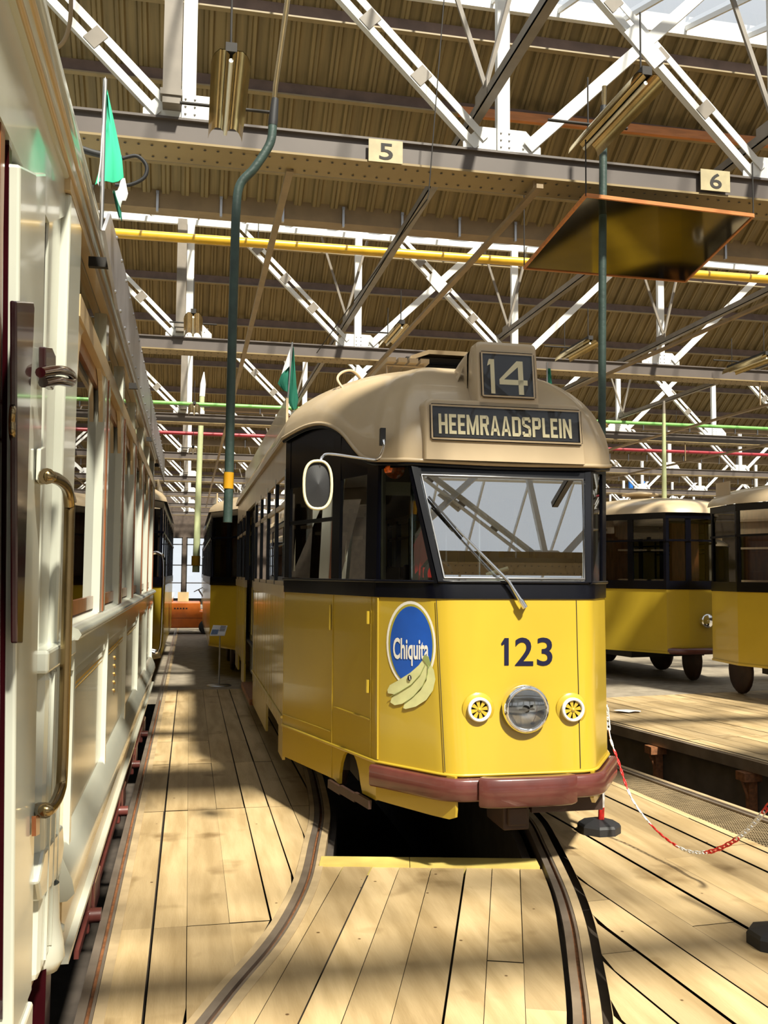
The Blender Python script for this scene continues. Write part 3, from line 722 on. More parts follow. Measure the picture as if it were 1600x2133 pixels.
m = MB(); m.tube([seg('L0','R0',.90,z,.001) for z in (.56,.8,1.1,1.48)], .0022, 5); m.tube([seg('L1','L0',.93,z,.001) for z in (.56,.8,1.1,1.48)], .0022, 5); m.each('panel_seam', 'dark', front)
belt = band('belt_rail', 'black', 1.485, 1.575, .008, nz=2)
m = MB(); m.tube(outline(1.578, KEYS, RAD, .012), .010, 6); m.build('belt_moulding', 'black', belt)
# ---- skirts
m = MB(); arch = [(.62+.105*math.cos(a)+.14, .315+.235*math.sin(a)) for a in [math.pi*(1-k/10) for k in range(11)]]
slabpoly(m, 'L2','L1', [(0,.33),(.60,.335),(arch[0][0],.32)]+arch[1:-1]+[(.878,.33),(1,.325),(1,.545),(0,.545)], -.02, .0)
m.build('door_skirt', 'yellow', T)
m = MB(); slabpoly(m, 'L1','L0', [(0,.33),(.2,.325),(.75,.315),(.97,.315),(1.04,.33),(1.05,.37),(1.05,.545),(0,.545)], -.02, .0); m.build('front_skirt', 'yellow', T)
m = MB(); slabpoly(m, 'R0','R1', [(-.02,.40),(.1,.36),(.5,.36),(1,.36),(1,.545),(-.02,.545)], -.02, .0); m.build('front_skirt', 'yellow', T)
m = MB(); slabpoly(m, 'R1','R2', [(0,.36),(1,.36),(1,.545),(0,.545)], -.02, 0); m.build('door_skirt', 'yellow', T)
m = MB(); p = [seg('L2','L1',t,.335,.03) for t in (.60,.72,.86,.99)]
for a_, b_ in zip(p, p[1:]): m.bar(a_+Vector((0,0,-.025)), b_+Vector((0,0,-.035)), .02, .05)
m.build('step_plate', 'darkrust', T)
# door leaf seams, hinges and handle in the cab side
m = MB(); m.tube([seg('L2','L1',.58,z,.002) for z in (.335,.9,1.48)], .004, 6); m.tube([seg('L2','L1',t,.62-.0*t,.002) for t in (0,.3,.57)], .004, 6); m.tube([seg('L2','L1',t,.80-.03*t,.002) for t in (.60,.75,.95)], .005, 6); m.tube([seg('L2','L1',.955,z,.002) for z in (.56,.9,1.48)], .003, 6); m.build('door_beading', 'yellow', T)
for z in (1.40, 1.0):
    m = MB(); p = seg('L2','L1',.94,z,.012); m.tube([p,p+Vector((0,0,-.075))],.011,8); m.build('hinge', 'yellow', T)
m = MB(); p = seg('L2','L1',.565,1.42,.012); m.tube([p,p+Vector((0,0,-.16))],.008,8); m.build('door_grip', 'yellow', T)
# ---- rear body sides
X_L = OX-1.13
def flatside(x, s, suffix=''):
    y0, y1, da, db = OY+1.83, OY+8.85, 9.95, 11.55
    m = MB(); y = y0; rn = random.Random(5)
    while y < y1-.02:
        e = min(y+.14, y1)
        if not (s < 0 and e > da+.02 and y < db-.02):
            yw = (7.05 < y < 8.2) or (12.2 < y < 13.0); o = rn.uniform(0,.004)*s
            m.box((x+o,y+.002,.50 if not yw else .52),(x-.02*s,e-.002,1.44))
        y = e
    m.each('side_plank', 'yellow', T)
    m = MB(); m.box((x,y0,.30),(x-.02*s,7.05,.52)); m.box((x,8.2,.26),(x-.02*s,da if s<0 else 12.2,.52)); m.prism([(x,7.05,.52),(x,7.05,.50),(x,8.2,.50),(x,8.2,.52)],(-.02*s,0,0))
    if s < 0: m.box((x,db,.26),(x-.02*s,12.2,.52))
    m.box((x,13.0,.3),(x-.02*s,y1,.52)); m.each('side_skirt', 'yellow', T)
    m = MB(); m.tube([(x+.008*s,y0,.60),(x+.008*s,da if s<0 else y1,.60)],.010,6); m.build('side_beading', 'yellow', T)
    m = MB(); m.box((x+.012*s,y0,1.44),(x-.02*s,da if s<0 else y1,1.53))
    if s < 0: m.box((x+.012*s,db,1.44),(x-.02*s,y1,1.53))
    m.each('waist_rail', 'cream', T)
    m = MB(); m.box((x,y0,2.37),(x-.03*s,y1,2.60)); m.build('cant_panel', 'cream', T)
    m = MB(); m.box((x+.03*s,y0,2.585),(x-.03*s,y1,2.63)); m.build('gutter_strip', 'cream', T)
    wy = [y0+.03,7.55,8.35,9.15,9.92]+([11.55,12.3,13.1,y1-.03] if s<0 else [10.7,11.5,12.3,13.1,y1-.03])
    for y in wy:
        m = MB(); m.box((x+.006*s,y-.035,1.53),(x-.04*s,y+.035,2.37)); m.build('window_pillar', 'black', T)
    for a_, b_ in zip(wy, wy[1:]):
        if s < 0 and abs(a_-9.92) < .01: continue
        w = MB(); w.box((x+.004*s,a_+.035,2.10),(x-.02*s,b_-.035,2.135)); w.box((x+.004*s,a_+.035,2.33),(x-.02*s,b_-.035,2.37)); w.box((x+.004*s,a_+.035,1.53),(x-.02*s,b_-.035,1.56))
        fr = w.build('side_window_frame', 'cream', T)
        w = MB(); w.add([(x-.008*s,a_+.035,1.55),(x-.008*s,b_-.035,1.55),(x-.008*s,b_-.035,2.35),(x-.008*s,a_+.035,2.35)],[(0,1,2,3)]); w.build('side_window_pane', 'glass', fr)
flatside(X_L, -1); flatside(OX+1.13, 1)
m = MB(); m.box((X_L+.06,9.95,.45),(X_L+.09,11.55,2.37)); d0 = m.build('folding_door', 'black', T)
for y in (10.1,10.5,10.9,11.3):
    m = MB(); m.add([(X_L+.05,y,.9),(X_L+.05,y+.28,.9),(X_L+.05,y+.28,2.2),(X_L+.05,y,2.2)],[(0,1,2,3)]); m.build('door_pane', 'glass', d0)
m = MB(); m.tube([(X_L+.01,9.98,.6),(X_L+.01,9.98,2.2)],.014,8); m.build('grab_pole', 'steel', T)
m = MB(); m.box((X_L-.03,9.95,.24),(X_L+.3,11.55,.30)); m.build('door_step', 'rust', T)
m = MB(); m.box((X_L,OY+8.83,.35),(OX+1.13,OY+8.85,2.6)); m.build('rear_wall', 'yellow', T)
# ---- floor, inner partition, ceiling, underframe
fp = [cp(k,1.0) for k in KEYS]+[cp('RB',1),cp('LB',1)]
m = MB(); m.prism([(p.x+(OX-p.x)*.03, p.y+.03, .78) for p in fp], (0,0,.03)); m.build('tram_floor', 'dark', T)
m = MB(); m.box((OX-1.08,OY+1.9,2.42),(OX+1.08,OY+8.8,2.45)); m.box((OX-.62,OY+.65,2.30),(OX+.62,OY+1.9,2.33)); m.build('tram_ceiling', 'interior', T)
m = MB()
for x0, x1 in ((OX-1.1,OX-.45),(OX+.45,OX+1.1)): m.box((x0,6.75,.8),(x1,6.78,1.75)); 
m.box((OX-1.1,6.75,2.2),(OX+1.1,6.78,2.5)); m.box((OX-.48,6.74,.8),(OX-.42,6.79,2.5)); m.box((OX+.42,6.74,.8),(OX+.48,6.79,2.5)); m.build('cab_partition', 'inlight', T)
for x, y in ((OX-.75,7.6),(OX+.75,7.6),(OX-.75,9.2),(OX+.75,9.2),(OX-.3,6.3),(OX+.25,6.5),(OX-.62,5.9)):
    m = MB(); m.tube([(x,y,.8),(x,y,2.5)],.013,8); m.build('hand_pole', 'chrome', T)
for x in (OX-.75,OX+.75):
    for y in (7.9,8.7,9.5,12.2,13.0):
        m = MB(); m.box((x-.28,y,.8),(x+.28,y+.42,1.2)); m.box((x-.28,y+.36,1.2),(x+.28,y+.44,1.72)); m.build('passenger_seat', 'seat', T, bevel=.02)
m = MB(); m.box((OX-.35,5.35,.8),(OX+.4,5.62,1.50)); m.lathe((OX-.02,5.5,1.50),(0,0,1),[(.0,.1),(.12,.1),(.13,.0)],20); m.tube([(OX-.02,5.5,1.62),(OX+.1,5.44,1.66)],.012,8); m.build('driver_console', 'inlight', T)
m = MB(); m.lathe((OX-.36,5.35,1.62),(0,1,0),[(.07,0),(.09,.01),(.09,.02),(.07,.03)],20); m.build('brake_wheel', 'rubber', T)
m = MB(); m.box((OX-.42,5.5,1.60),(OX-.36,5.56,1.66)); m.tube([(OX-.42,5.6,1.56),(OX-.40,5.62,1.9)],.006,6); m.prism([(OX-.40,5.61,1.9),(OX-.36,5.6,1.72),(OX-.44,5.62,1.62),(OX-.45,5.62,1.80)],(0,.004,0)); m.build('signal_flag', 'red', T)
m = MB(); p = PX(572,1175,OX-1.05); m.box((p.x-.02,p.y-.1,p.z-.09),(p.x+.06,p.y+.1,p.z+.10)); m.build('red_letterbox', 'red', T)
m = MB(); m.box((OX-.75,OY+.9,.34),(OX+.75,OY+8.6,.72)); m.box((OX-.5,OY+.35,.48),(OX+.5,OY+1.2,.72)); m.build('underframe', 'dark', T)
for y in (7.0,8.3,12.2,13.3):
    for x in (OX-.69,OX+.69):
        m = MB(); m.lathe((x-.04,y,.32),(1,0,0),[(0,0),(.30,0),(.32,.02),(.32,.06),(.28,.08),(.1,.09),(0,.09)],28); m.build('wheel', 'darkrust', T)
m = MB(); m.tube([(OX-.72,6.25,.34),(OX-.72,6.25,.60)],.13,18); m.build('sand_pot', 'dark', T)
m = MB(); m.box((OX-.10,OY+.05,.23),(OX+.05,OY+.35,.42)); m.box((OX-.08,OY+.02,.26),(OX+.03,OY+.06,.36)); m.build('coupling_pocket', 'darkrust', T, bevel=.01)
m = MB(); m.box((OX+.12,OY+.20,.28),(OX+.55,OY+.23,.42)); m.build('life_guard', 'darkrust', T)
# ---- bumper
def bumper(name, pts, h0, h1, th=.045):
    m = MB(); P = [Vector(p) for p in pts]; rows = []
    for i, p in enumerate(P):
        d = (P[min(i+1,len(P)-1)]-P[max(i-1,0)]).normalized(); n = Vector((d.y,-d.x,0))
        o = p+n*th; e = .012
        rows.append([(p.x,p.y,h0),(o.x-n.x*e,o.y-n.y*e,h0),(o.x,o.y,h0+e),(o.x,o.y,h1-e),(o.x-n.x*e,o.y-n.y*e,h1),(p.x,p.y,h1)])
    m.grid(rows, 0, True, close=True); m.add(rows[0],[(0,1,2,3,4,5)]); m.add(rows[-1],[(5,4,3,2,1,0)])
    return m.build(name, 'bumper', T)
ol = [p for p in outline(.45, ['L2','L1','L0','R0','R1','R2'], RAD, .012)]
def along(z, a0, a1):  # pick outline points between two (segment, t) positions
    segs = ['L2','L1','L0','R0','R1','R2']
    out = []
    for i in range(len(ol)):
        out.append(Vector((ol[i].x, ol[i].y, z)))
    return out
lft = [seg('L1','L0',t,.45,.012) for t in (0,.3,.6)]+[p for p in ol if OX-.50 < p.x < OX-.2]+[seg('L0','R0',.18,.45,.012),seg('L0','R0',.24,.45,.012)]
lft.sort(key=lambda p: p.x); bumper('bumper_left', lft, .415, .535)
bumper('bumper_pad', [seg('L0','R0',t,.45,o) for t,o in ((.21,.03),(.23,.045),(.3,.055),(.5,.058),(.7,.055),(.77,.045),(.79,.03))], .39, .545, .06)
rgt = [seg('L0','R0',.80,.45,.012)]+[p for p in ol if OX+.3 < p.x < OX+.50]+[seg('R0','R1',t,.45,.012) for t in (.5,.8,1.0)]
rgt.sort(key=lambda p: p.x); bumper('bumper_right', rgt, .415, .535)
# ---- windscreen zone
def pillar(a, b, t0, t1, z0=1.57, z1=2.32, name='window_pillar', mt='black', o=(-.03,.006)):
    m = MB(); slab(m, a, b, t0, t1, z0, z1, o[0], o[1], nz=5); return m.build(name, mt, T)
# windscreen: black frame, light inner rim, pane
w = MB(); slab(w,'L0','R0',.0,.035,1.58,2.25,-.02,.012,nz=5); slab(w,'L0','R0',.965,1.0,1.58,2.25,-.02,.010,nz=5); slab(w,'L0','R0',0,1,2.19,2.27,-.02,.008,nt=4); wf = w.build('windscreen_frame', 'black', T)
w = MB(); w.tube([seg('L0','R0',.045,1.60,.006),seg('L0','R0',.045,2.19,.006),seg('L0','R0',.955,2.19,.006),seg('L0','R0',.955,1.60,.006),seg('L0','R0',.045,1.60,.006)],.007,6); w.build('windscreen_rim', 'steel', wf)
w = MB(); w.grid([[seg('L0','R0',t,z,.0) for t in (.03,.5,.97)] for z in (1.585,1.9,2.21)], 0, False); w.build('windscreen_pane', 'screen', wf)
# left facet window
pillar('L1','L0',.0,.05); pillar('L1','L0',.93,1.0)
m = MB(); slab(m,'L1','L0',.055,.10,1.585,2.28,-.03,-.005,nz=5); lf = m.build('facet_window_strip', 'inlight', T)
w = MB(); w.grid([[seg('L1','L0',t,z,-.004) for t in (.05,.94)] for z in (1.58,1.9,2.30)],0,False); w.build('facet_window_pane', 'glass', T)
# cab side door windows
pillar('L2','L1',.0,.06,1.57,2.60); pillar('L2','L1',.56,.64,1.57,2.60); pillar('L2','L1',.90,1.0,1.57,2.40)
for t in (.085,.66):
    m = MB(); slab(m,'L2','L1',t,t+.035,1.585,2.2,-.03,-.006,nz=4); m.build('door_window_strip', 'inlight', T)
w = MB(); slab(w,'L2','L1',.06,.56,1.96,1.985,-.02,.004); w.build('door_window_bar', 'black', T)
w = MB(); w.grid([[seg('L2','L1',t,z,-.005) for t in (.06,.56)] for z in (1.58,2.25)],0,False); w.build('door_window_pane', 'glass', T)
w = MB(); w.grid([[seg('L2','L1',t,z,-.005) for t in (.64,.90)] for z in (1.58,2.25)],0,False); w.build('door_window_pane', 'glass', T)
HD = [(0,2.60),(.15,2.625),(.3,2.64),(.45,2.63),(.58,2.59),(.70,2.51),(.80,2.41),(.90,2.325),(1,2.30)]
m = MB(); slabpoly(m,'L2','L1',[(0,2.22),(1,2.22)]+[(t,z) for t,z in reversed(HD)],-.02,.002); m.build('door_header', 'black', T)
# right facet and side
pillar('R0','R1',.0,.12); pillar('R0','R1',.75,1.0)
m = MB(); slab(m,'R0','R1',.40,.55,1.585,2.28,-.03,-.005,nz=5); m.build('facet_window_strip', 'inlight', T)
w = MB(); w.grid([[seg('R0','R1',t,z,-.004) for t in (.12,.75)] for z in (1.58,1.9,2.30)],0,False); w.build('facet_window_pane', 'glass', T)
pillar('R1','R2',.0,.08,1.57,2.3); pillar('R1','R2',.45,.52,1.57,2.5); pillar('R1','R2',.94,1.0,1.57,2.60)
w = MB(); w.grid([[seg('R1','R2',t,z,-.005) for t in (.08,.94)] for z in (1.58,2.35)],0,False); w.build('door_window_pane', 'glass', T)
m = MB(); slabpoly(m,'R1','R2',[(0,2.22),(1,2.22)]+[(1-t,z) for t,z in HD],-.02,.002); m.build('door_header', 'black', T)
# dark soffit behind the roof rim
m = MB()
for a_, b_ in (('L1','L0'),('L0','R0'),('R0','R1')): slab(m,a_,b_,0,1,2.24,2.31,-.03,.006)
m.build('soffit_band', 'black', T)
m = MB(); p = PY(822,975,5.38); m.lathe(p,(0,-1,0),[(0,.05),(.04,.04),(.065,.0)],16); m.build('marker_lamp', 'amber', T)
# ---- roof shell
RIMT = [('L2',0,2.60),('L2L1',.15,2.625),('L2L1',.30,2.64),('L2L1',.45,2.63),('L2L1',.58,2.59),('L2L1',.70,2.52),('L2L1',.80,2.42),('L2L1',.90,2.335),('L1',0,2.305),
        ('L1L0',.3,2.298),('L1L0',.7,2.29),('L0',0,2.285),('L0R0',.2,2.28),('L0R0',.5,2.275),('L0R0',.8,2.28),('R0',0,2.285),('R0R1',.4,2.295),('R0R1',.8,2.305),('R1',0,2.315),
        ('R1R2',.1,2.335),('R1R2',.2,2.42),('R1R2',.35,2.55),('R1R2',.6,2.63),('R1R2',.85,2.62),('R2',0,2.60)]
rim = []
for k, t, z in RIMT:
    if len(k) == 2: P = seg(k, {'L2':'L1','L1':'L0','L0':'R0','R0':'R1','R1':'R2'}.get(k,'RB'), 0, z, .0)
    else: P = seg(k[:2], k[2:], t, z, .0)
    rim.append(P)
def relax(P, n=2):
    for _ in range(n): P = [P[0]]+[P[i-1]*.25+P[i]*.5+P[i+1]*.25 for i in range(1,len(P)-1)]+[P[-1]]
    return P
rim = relax(smooth3(rim, 4), 3)
def outd(P, i): d = (P[min(i+1,len(P)-1)]-P[max(i-1,0)]); d.z = 0; d.normalize(); return Vector((d.y,-d.x,0))
rimo = [p+outd(rim,i)*.035 for i, p in enumerate(rim)]
rimo = [Vector((OX-1.155,OY+8.87,2.60)),Vector((OX-1.155,OY+5,2.60))]+rimo+[Vector((OX+1.155,OY+5,2.60)),Vector((OX+1.155,OY+8.87,2.60))]
ZT = 3.07; rows = []; NR = 14
for j in range(NR+1):
    a = math.pi/2*j/NR; row = []
    for p in rimo:
        c = Vector((OX+(p.x-OX)*.10, max(p.y, OY+1.75), 0)); c.x = OX+(p.x-OX)*.04
        f_ = max(0,math.cos(a))**.92; h_ = math.sin(a)**.97
        hz = p.z+(ZT-p.z)*h_
        row.append(Vector((c.x+(p.x-c.x)*f_, c.y+(p.y-c.y)*f_, hz)))
    rows.append(row)
m = MB(); m.grid(rows); m.grid([rimo,[p+Vector((0,0,-.0))-outd(rimo,i)*.05 for i,p in enumerate(rimo)]],0,False)
roof = m.build('roof', 'cream', T)
m = MB(); m.tube([p+Vector((0,0,-.012)) for p in rimo[2:-2]], .014, 6); m.build('roof_rim', 'cream', roof)
m = MB(); m.tube([p+Vector((0,0,-.032))-outd(rimo[2:-2],i)*.012 for i,p in enumerate(rimo[2:-2])], .014, 6); m.build('rim_seal', 'black', roof)
# ---- destination box
def FY(z): return OY+.25+(z-2.30)*.13      # sloping face of both boxes
def fp_(px, py, off=0.0):     # a point of the box face seen at that place of the front
    y = OY+.24
    for _ in range(3): q = PY(px,py,y); y = FY(q.z)+off
    return PY(px,py,y)
def boxshape(px0, px1, py0, py1, depth, droop, rtop, side=0.0):
    a, b, c, d = fp_(px0,py1), fp_(px1,py1), fp_(px1,py0), fp_(px0,py0)
    x0, x1 = (a.x+d.x)/2, (b.x+c.x)/2; z0, z1 = a.z-.02, (c.z+d.z)/2
    def sect(s_, inset):   # front-to-back slices
        y = s_; pts = []
        R_ = rtop
        for cx, cz, a0 in ((x1-R_-inset, z1-R_-inset*droop, 0),(x0+R_+inset, z1-R_-inset*droop, 90)):
            for k in range(7):
                an = math.radians(a0+k*15); pts.append((cx+R_*math.cos(an), cz+R_*math.sin(an)))
        return [Vector((x1-inset*.5, 0, z0))]+[Vector((x,0,z)) for x, z in pts]+[Vector((x0+inset*.5,0,z0))]
    rows = []
    for s_, ins in ((0,.018),(.006,.006),(.02,.0),(depth*.35,.0),(depth*.7,.02),(depth,.05)):
        rows.append([Vector((p.x, FY(p.z)+s_, p.z-(s_/max(depth,.01))**1.5*droop*.0)) for p in sect(s_, ins)])
    m = MB(); m.grid(rows); m.add(rows[0],[tuple(range(len(rows[0])))]); return m, (x0,x1,z0,z1)
m, B1 = boxshape(884, 1216, 836, 949, .42, .6, .05); db = m.build('destination_box', 'cream', T)
m, B2 = boxshape(993, 1121, 713, 846, .30, 1.2, .035)
nb_ = m.build('route_box', 'cream', T)
m = MB(); z1 = B2[3]; x0, x1 = B2[0]+.015, B2[1]-.015   # tapering fairing behind the route box
fr_ = []
for k in range(7):
    t = k/6; y = FY(z1)+.22+.75*t; zz = z1-.004-.02*t-.14*t*t; xi0 = x0+.03*t; xi1 = x1-.03*t
    fr_.append([Vector((xi1,y,2.6)),Vector((xi1,y,zz-.03)),Vector((xi1-.012,y,zz-.008)),Vector((xi1-.035,y,zz)),Vector((xi0+.035,y,zz)),Vector((xi0+.012,y,zz-.008)),Vector((xi0,y,zz-.03)),Vector((xi0,y,2.6))])
m.grid(fr_); m.build('route_box_fairing', 'cream', T)
m = MB(); p = Vector((x0-.004, FY(z1)+.30, z1-.10)); m.prism([p,p+Vector((0,.22,-.07)),p+Vector((-.05,.20,-.10)),p+Vector((-.04,0,-.115))],(0,0,.006)); m.build('vent_hood', 'cream', nb_)
def signface(parent, px0, px1, py0, py1, fb):
    q = [fp_(px0,py1,-.004),fp_(px1,py1+(.0),-.004),fp_(px1,py0,-.004),fp_(px0,py0,-.004)]
    x0 = (q[0].x+q[3].x)/2; x1 = (q[1].x+q[2].x)/2; z0 = (q[0].z+q[1].z)/2; z1 = (q[2].z+q[3].z)/2
    P = lambda u, v, o=0: Vector((lerp(x0,x1,u), FY(lerp(z0,z1,v))-.006+o, lerp(z0,z1,v)))
    m = MB(); e0, e1 = fb/(x1-x0), fb/(z1-z0)
    for a, b in (((0,0),(1,0)),((1,0),(1,1)),((1,1),(0,1)),((0,1),(0,0))): m.bar(P(*a), P(*b), fb, .018, (0,-1,0))
    fr = m.build('sign_frame', 'cream', parent)
    m = MB(); m.grid([[P(0,0,-.001),P(1,0,-.001)],[P(0,1,-.001),P(1,1,-.001)]],0,False); m.build('roller_blind', 'blind', parent)
    m = MB()
    for a, b in (((0,0),(1,0)),((1,0),(1,1)),((1,1),(0,1)),((0,1),(0,0))): m.bar(P(*a,-.004), P(*b,-.004), fb*1.9, .006, (0,-1,0))
    m.build('inner_frame', 'black', fr)
    m = MB(); m.grid([[P(0,0,-.012),P(1,0,-.012)],[P(0,1,-.012),P(1,1,-.012)]],0,False); m.build('sign_pane', 'signglass', parent)
    return P
Pd = signface(db, 899, 1207, 851, 919, .010)
S_, H_ = .30, .17
def R_(x0,y0,x1,y1): return [(x0,y0),(x1,y0),(x1,y1),(x0,y1)]
GL = {'H': (1,[R_(0,0,S_,1),R_(1-S_,0,1,1),R_(S_,.42,1-S_,.58)]), 'E': (.82,[R_(0,0,.36,1),R_(.36,0,1,H_),R_(.36,.42,.9,.58),R_(.36,1-H_,1,1)]),
 'M': (1.35,[R_(0,0,.22,1),R_(.78,0,1,1),[(.22,1),(.22,.66),(.42,.0),(.50,.0),(.50,.32)],[(.78,1),(.50,.32),(.50,0),(.58,0),(.78,.66)]]),
 'R': (1,[R_(0,0,S_,1),R_(S_,1-H_,.8,1),R_(S_,.42,.8,.42+H_),[(1-S_,.50),(1,.56),(1,.9),(.85,1),(1-S_,.94)],[(.45,.42),(.75,.44),(1,0),(.68,0)]]),
 'A': (1.08,[[(0,0),(.26,0),(.5,.86),(.36,1)],[(1,0),(.74,0),(.5,.86),(.64,1)],[(.36,1),(.5,.80),(.64,1)],R_(.22,.20,.78,.36)]),
 'D': (1,[R_(0,0,S_,1),R_(S_,1-H_,.75,1),R_(S_,0,.75,H_),[(1-S_,.04),(.80,.0),(1,.14),(1,.86),(.80,1),(1-S_,.96)]]),
 'S': (1,[R_(.1,1-H_,.9,1),R_(.1,0,.9,H_),[(0,.60),(S_,.56),(S_,.95),(.1,1),(0,.9)],[(1,.42),(1-S_,.46),(1-S_,.05),(.9,0),(1,.1)],[(.0,.62),(.15,.52),(.85,.38),(1,.42),(.85,.55),(.2,.68)],R_(.72,.74,1,.9),R_(0,.1,.28,.26)]),
 'P': (1,[R_(0,0,S_,1),R_(S_,1-H_,.8,1),R_(S_,.40,.8,.40+H_),[(1-S_,.42),(.85,.42),(1,.54),(1,.9),(.85,1),(1-S_,.96)]]),
 'L': (.8,[R_(0,0,.38,1),R_(.38,0,1,H_)]), 'I': (.30,[R_(0,0,1,1)]), 'N': (1,[R_(0,0,.27,1),R_(.73,0,1,1),[(.27,1),(.27,.62),(.73,0),(.73,.38)]])}
wd = 'HEEMRAADSPLEIN'; tot = sum(GL[c][0] for c in wd)+.17*(len(wd)-1); xx = 0; m = MB()
for ch in wd:
    w_, pl = GL[ch]
    for q_ in pl: m.add([Pd(.045+.895*(xx+w_*u)/tot, .15+.60*v, -.005) for u, v in q_], [tuple(range(len(q_)))])
    xx += w_+.17
m.build('destination_lettering', 'letter', db, fix=False)
Pn = signface(nb_, 1004, 1110, 738, 827, .010)
m = MB()   # 1 and 4 drawn as block strokes
def stroke(poly): m.add([Pn(u,v,-.006) for u,v in poly],[tuple(range(len(poly)))])
stroke([(.12,.80),(.14,.86),(.24,.86),(.24,.06),(.16,.06),(.16,.74),(.10,.70)]); 
stroke([(.68,.84),(.80,.84),(.80,.06),(.70,.06),(.70,.20),(.70,.70)]); stroke([(.68,.84),(.70,.70),(.42,.40),(.33,.40)]); stroke([(.33,.40),(.88,.40),(.88,.28),(.33,.28)])
m.build('route_number', 'letter', nb_, fix=False)
# ---- things on the roof that are parts of it
m = MB()
for k in range(4):
    x = 1.52+.09*k; m.box((x-.035,7.1,3.285),(x+.035,9.8,3.32))
wk = m.each('walkway_slat', 'cream', T)[0]
m = MB(); q = [(1.50,7.25),(1.92,7.25)]
m.tube([(1.52,7.2,3.0),(1.50,7.2,3.275),(1.80,7.2,3.275),(1.90,7.2,3.0)],.009,8); m.tube([(1.52,9.4,3.0),(1.50,9.4,3.275),(1.80,9.4,3.275),(1.90,9.4,3.0)],.009,8); m.each('walkway_bracket', 'cream', wk)
for pts in ([(745,812),(733,792),(742,778),(762,774),(778,786),(786,803)], ):
    m = MB(); m.tube(smooth3([PY(x-30,y-2,6.2+.25*i/5) for i,(x,y) in enumerate(pts)]),.009,8); m.build('roof_grip', 'cream', T)
m = MB(); x0, x1, y0, y1 = 1.86, 2.62, 8.1, 9.9
m.box((x0,y0,2.98),(x1,y1,3.06)); m.box((x0+.02,y0+.05,3.06),(x1-.02,y1,3.585)); hd = m.build('resistor_box', 'dark', T)
m = MB()
for k in range(9): m.box((x0-.0,y0+.02,3.20+k*.04),(x1,y0+.05,3.215+k*.04))
m.each('louvre', 'black', hd)
m = MB(); pr = [(x0-.12,3.0),(x0-.04,3.42),(x0+.04,3.57),(x0+.2,3.63),(x1-.2,3.63),(x1,3.52),(x1+.05,3.0)]; pi_ = [(x0-.09,3.0),(x0-.01,3.41),(x0+.06,3.54),(x0+.21,3.595),(x1-.2,3.595),(x1-.02,3.50),(x1+.02,3.0)]
m.grid([[(x,y0-.05,z) for x,z in pi_],[(x,y0-.06,z) for x,z in pr],[(x,y1,z) for x,z in pr]],0,False); m.build('resistor_hood', 'cream', hd)
m = MB(); m.lathe(PY(845,778,7.9),(0,-1,0),[(.022,0),(.026,.01),(.022,.02)],16); m.build('insulator', 'steel', hd)
m = MB(); m.prism([(X_L+.09,7.75,2.87),(X_L+.09,13.6,2.87),(X_L+.09,13.6,3.08),(X_L+.09,7.75,3.08)],(.02,0,0))
rb = m.build('roof_side_board', 'cream', T)
m = MB()
for y in (7.9,8.9,10,11.4,12.8,13.5): m.tube([(X_L+.115,y,2.70),(X_L+.115,y,2.95),(X_L+.35,y,2.95)],.012,6)
m.each('board_bracket', 'rust', rb)
for nm, px, lab in (('flag',612,None),):
    pass
# ---- lamps
def fpt(px, py, out=0.0):    # point on the lower front panel
    y = OY
    for _ in range(4):
        q = PY(px,py,y); A, B = cp('L0',q.z), cp('R0',q.z); y = A.y-out
    return PY(px,py,y)
hl = fpt(1091,1475)
m = MB(); m.lathe(hl,(0,-1,0),[(.128,-.01),(.130,.015),(.133,.035),(.128,.055),(.116,.066),(.108,.064),(.104,.050)],40); h_ = m.build('headlamp_rim', 'chrome', T)
m = MB(); m.lathe(hl,(0,-1,0),[(.0,.005),(.03,.008),(.07,.022),(.105,.052)],36); m.build('headlamp_reflector', 'lampmirror', h_)
m = MB(); m.lathe(hl,(0,-1,0),[(.108,.058),(.08,.068),(.04,.074),(0,.076)],36); m.build('headlamp_lens', 'lens', h_)
m = MB(); m.box((hl.x-.045,hl.y-.05,hl.z-.006),(hl.x+.045,hl.y-.045,hl.z+.004)); m.box((hl.x+.02,hl.y-.052,hl.z-.006),(hl.x+.036,hl.y-.044,hl.z+.022)); m.lathe(hl+Vector((0,0,0)),(0,-1,0),[(.02,.03),(.02,.045),(0,.05)],14); m.build('bulb_holder', 'dark', h_)
for px in (996, 1190):
    c = fpt(px,1477)
    m = MB(); m.lathe(c,(0,-1,0),[(.088,-.003),(.091,.002),(.088,.006),(.070,.007),(.066,.010),(.0,.010)],36); lb = m.build('lamp_plinth', 'yellow', T)
    m = MB(); m.lathe(c,(0,-1,0),[(.060,.008),(.066,.018),(.066,.032),(.058,.040),(.050,.034),(.049,.02)],32); m.build('lamp_ring', 'whiteplastic', lb)
    m = MB(); m.lathe(c,(0,-1,0),[(0,.013),(.05,.013)],24); m.build('lamp_hollow', 'dark', lb)
    m = MB()
    for k in range(8):
        a = k*math.pi/4+.2
        pts = [(.008*math.cos(a-.5),.008*math.sin(a-.5)),(.047*math.cos(a-.24),.047*math.sin(a-.24)),(.049*math.cos(a),.049*math.sin(a)),(.047*math.cos(a+.24),.047*math.sin(a+.24)),(.008*math.cos(a+.5),.008*math.sin(a+.5))]
        m.prism([(c.x+u,c.y-.022,c.z+v) for u,v in pts],(0,-.004,0))
    m.lathe(c,(0,-1,0),[(.011,.022),(.011,.031),(0,.033)],12); m.build('lamp_vanes', 'yellow', lb)
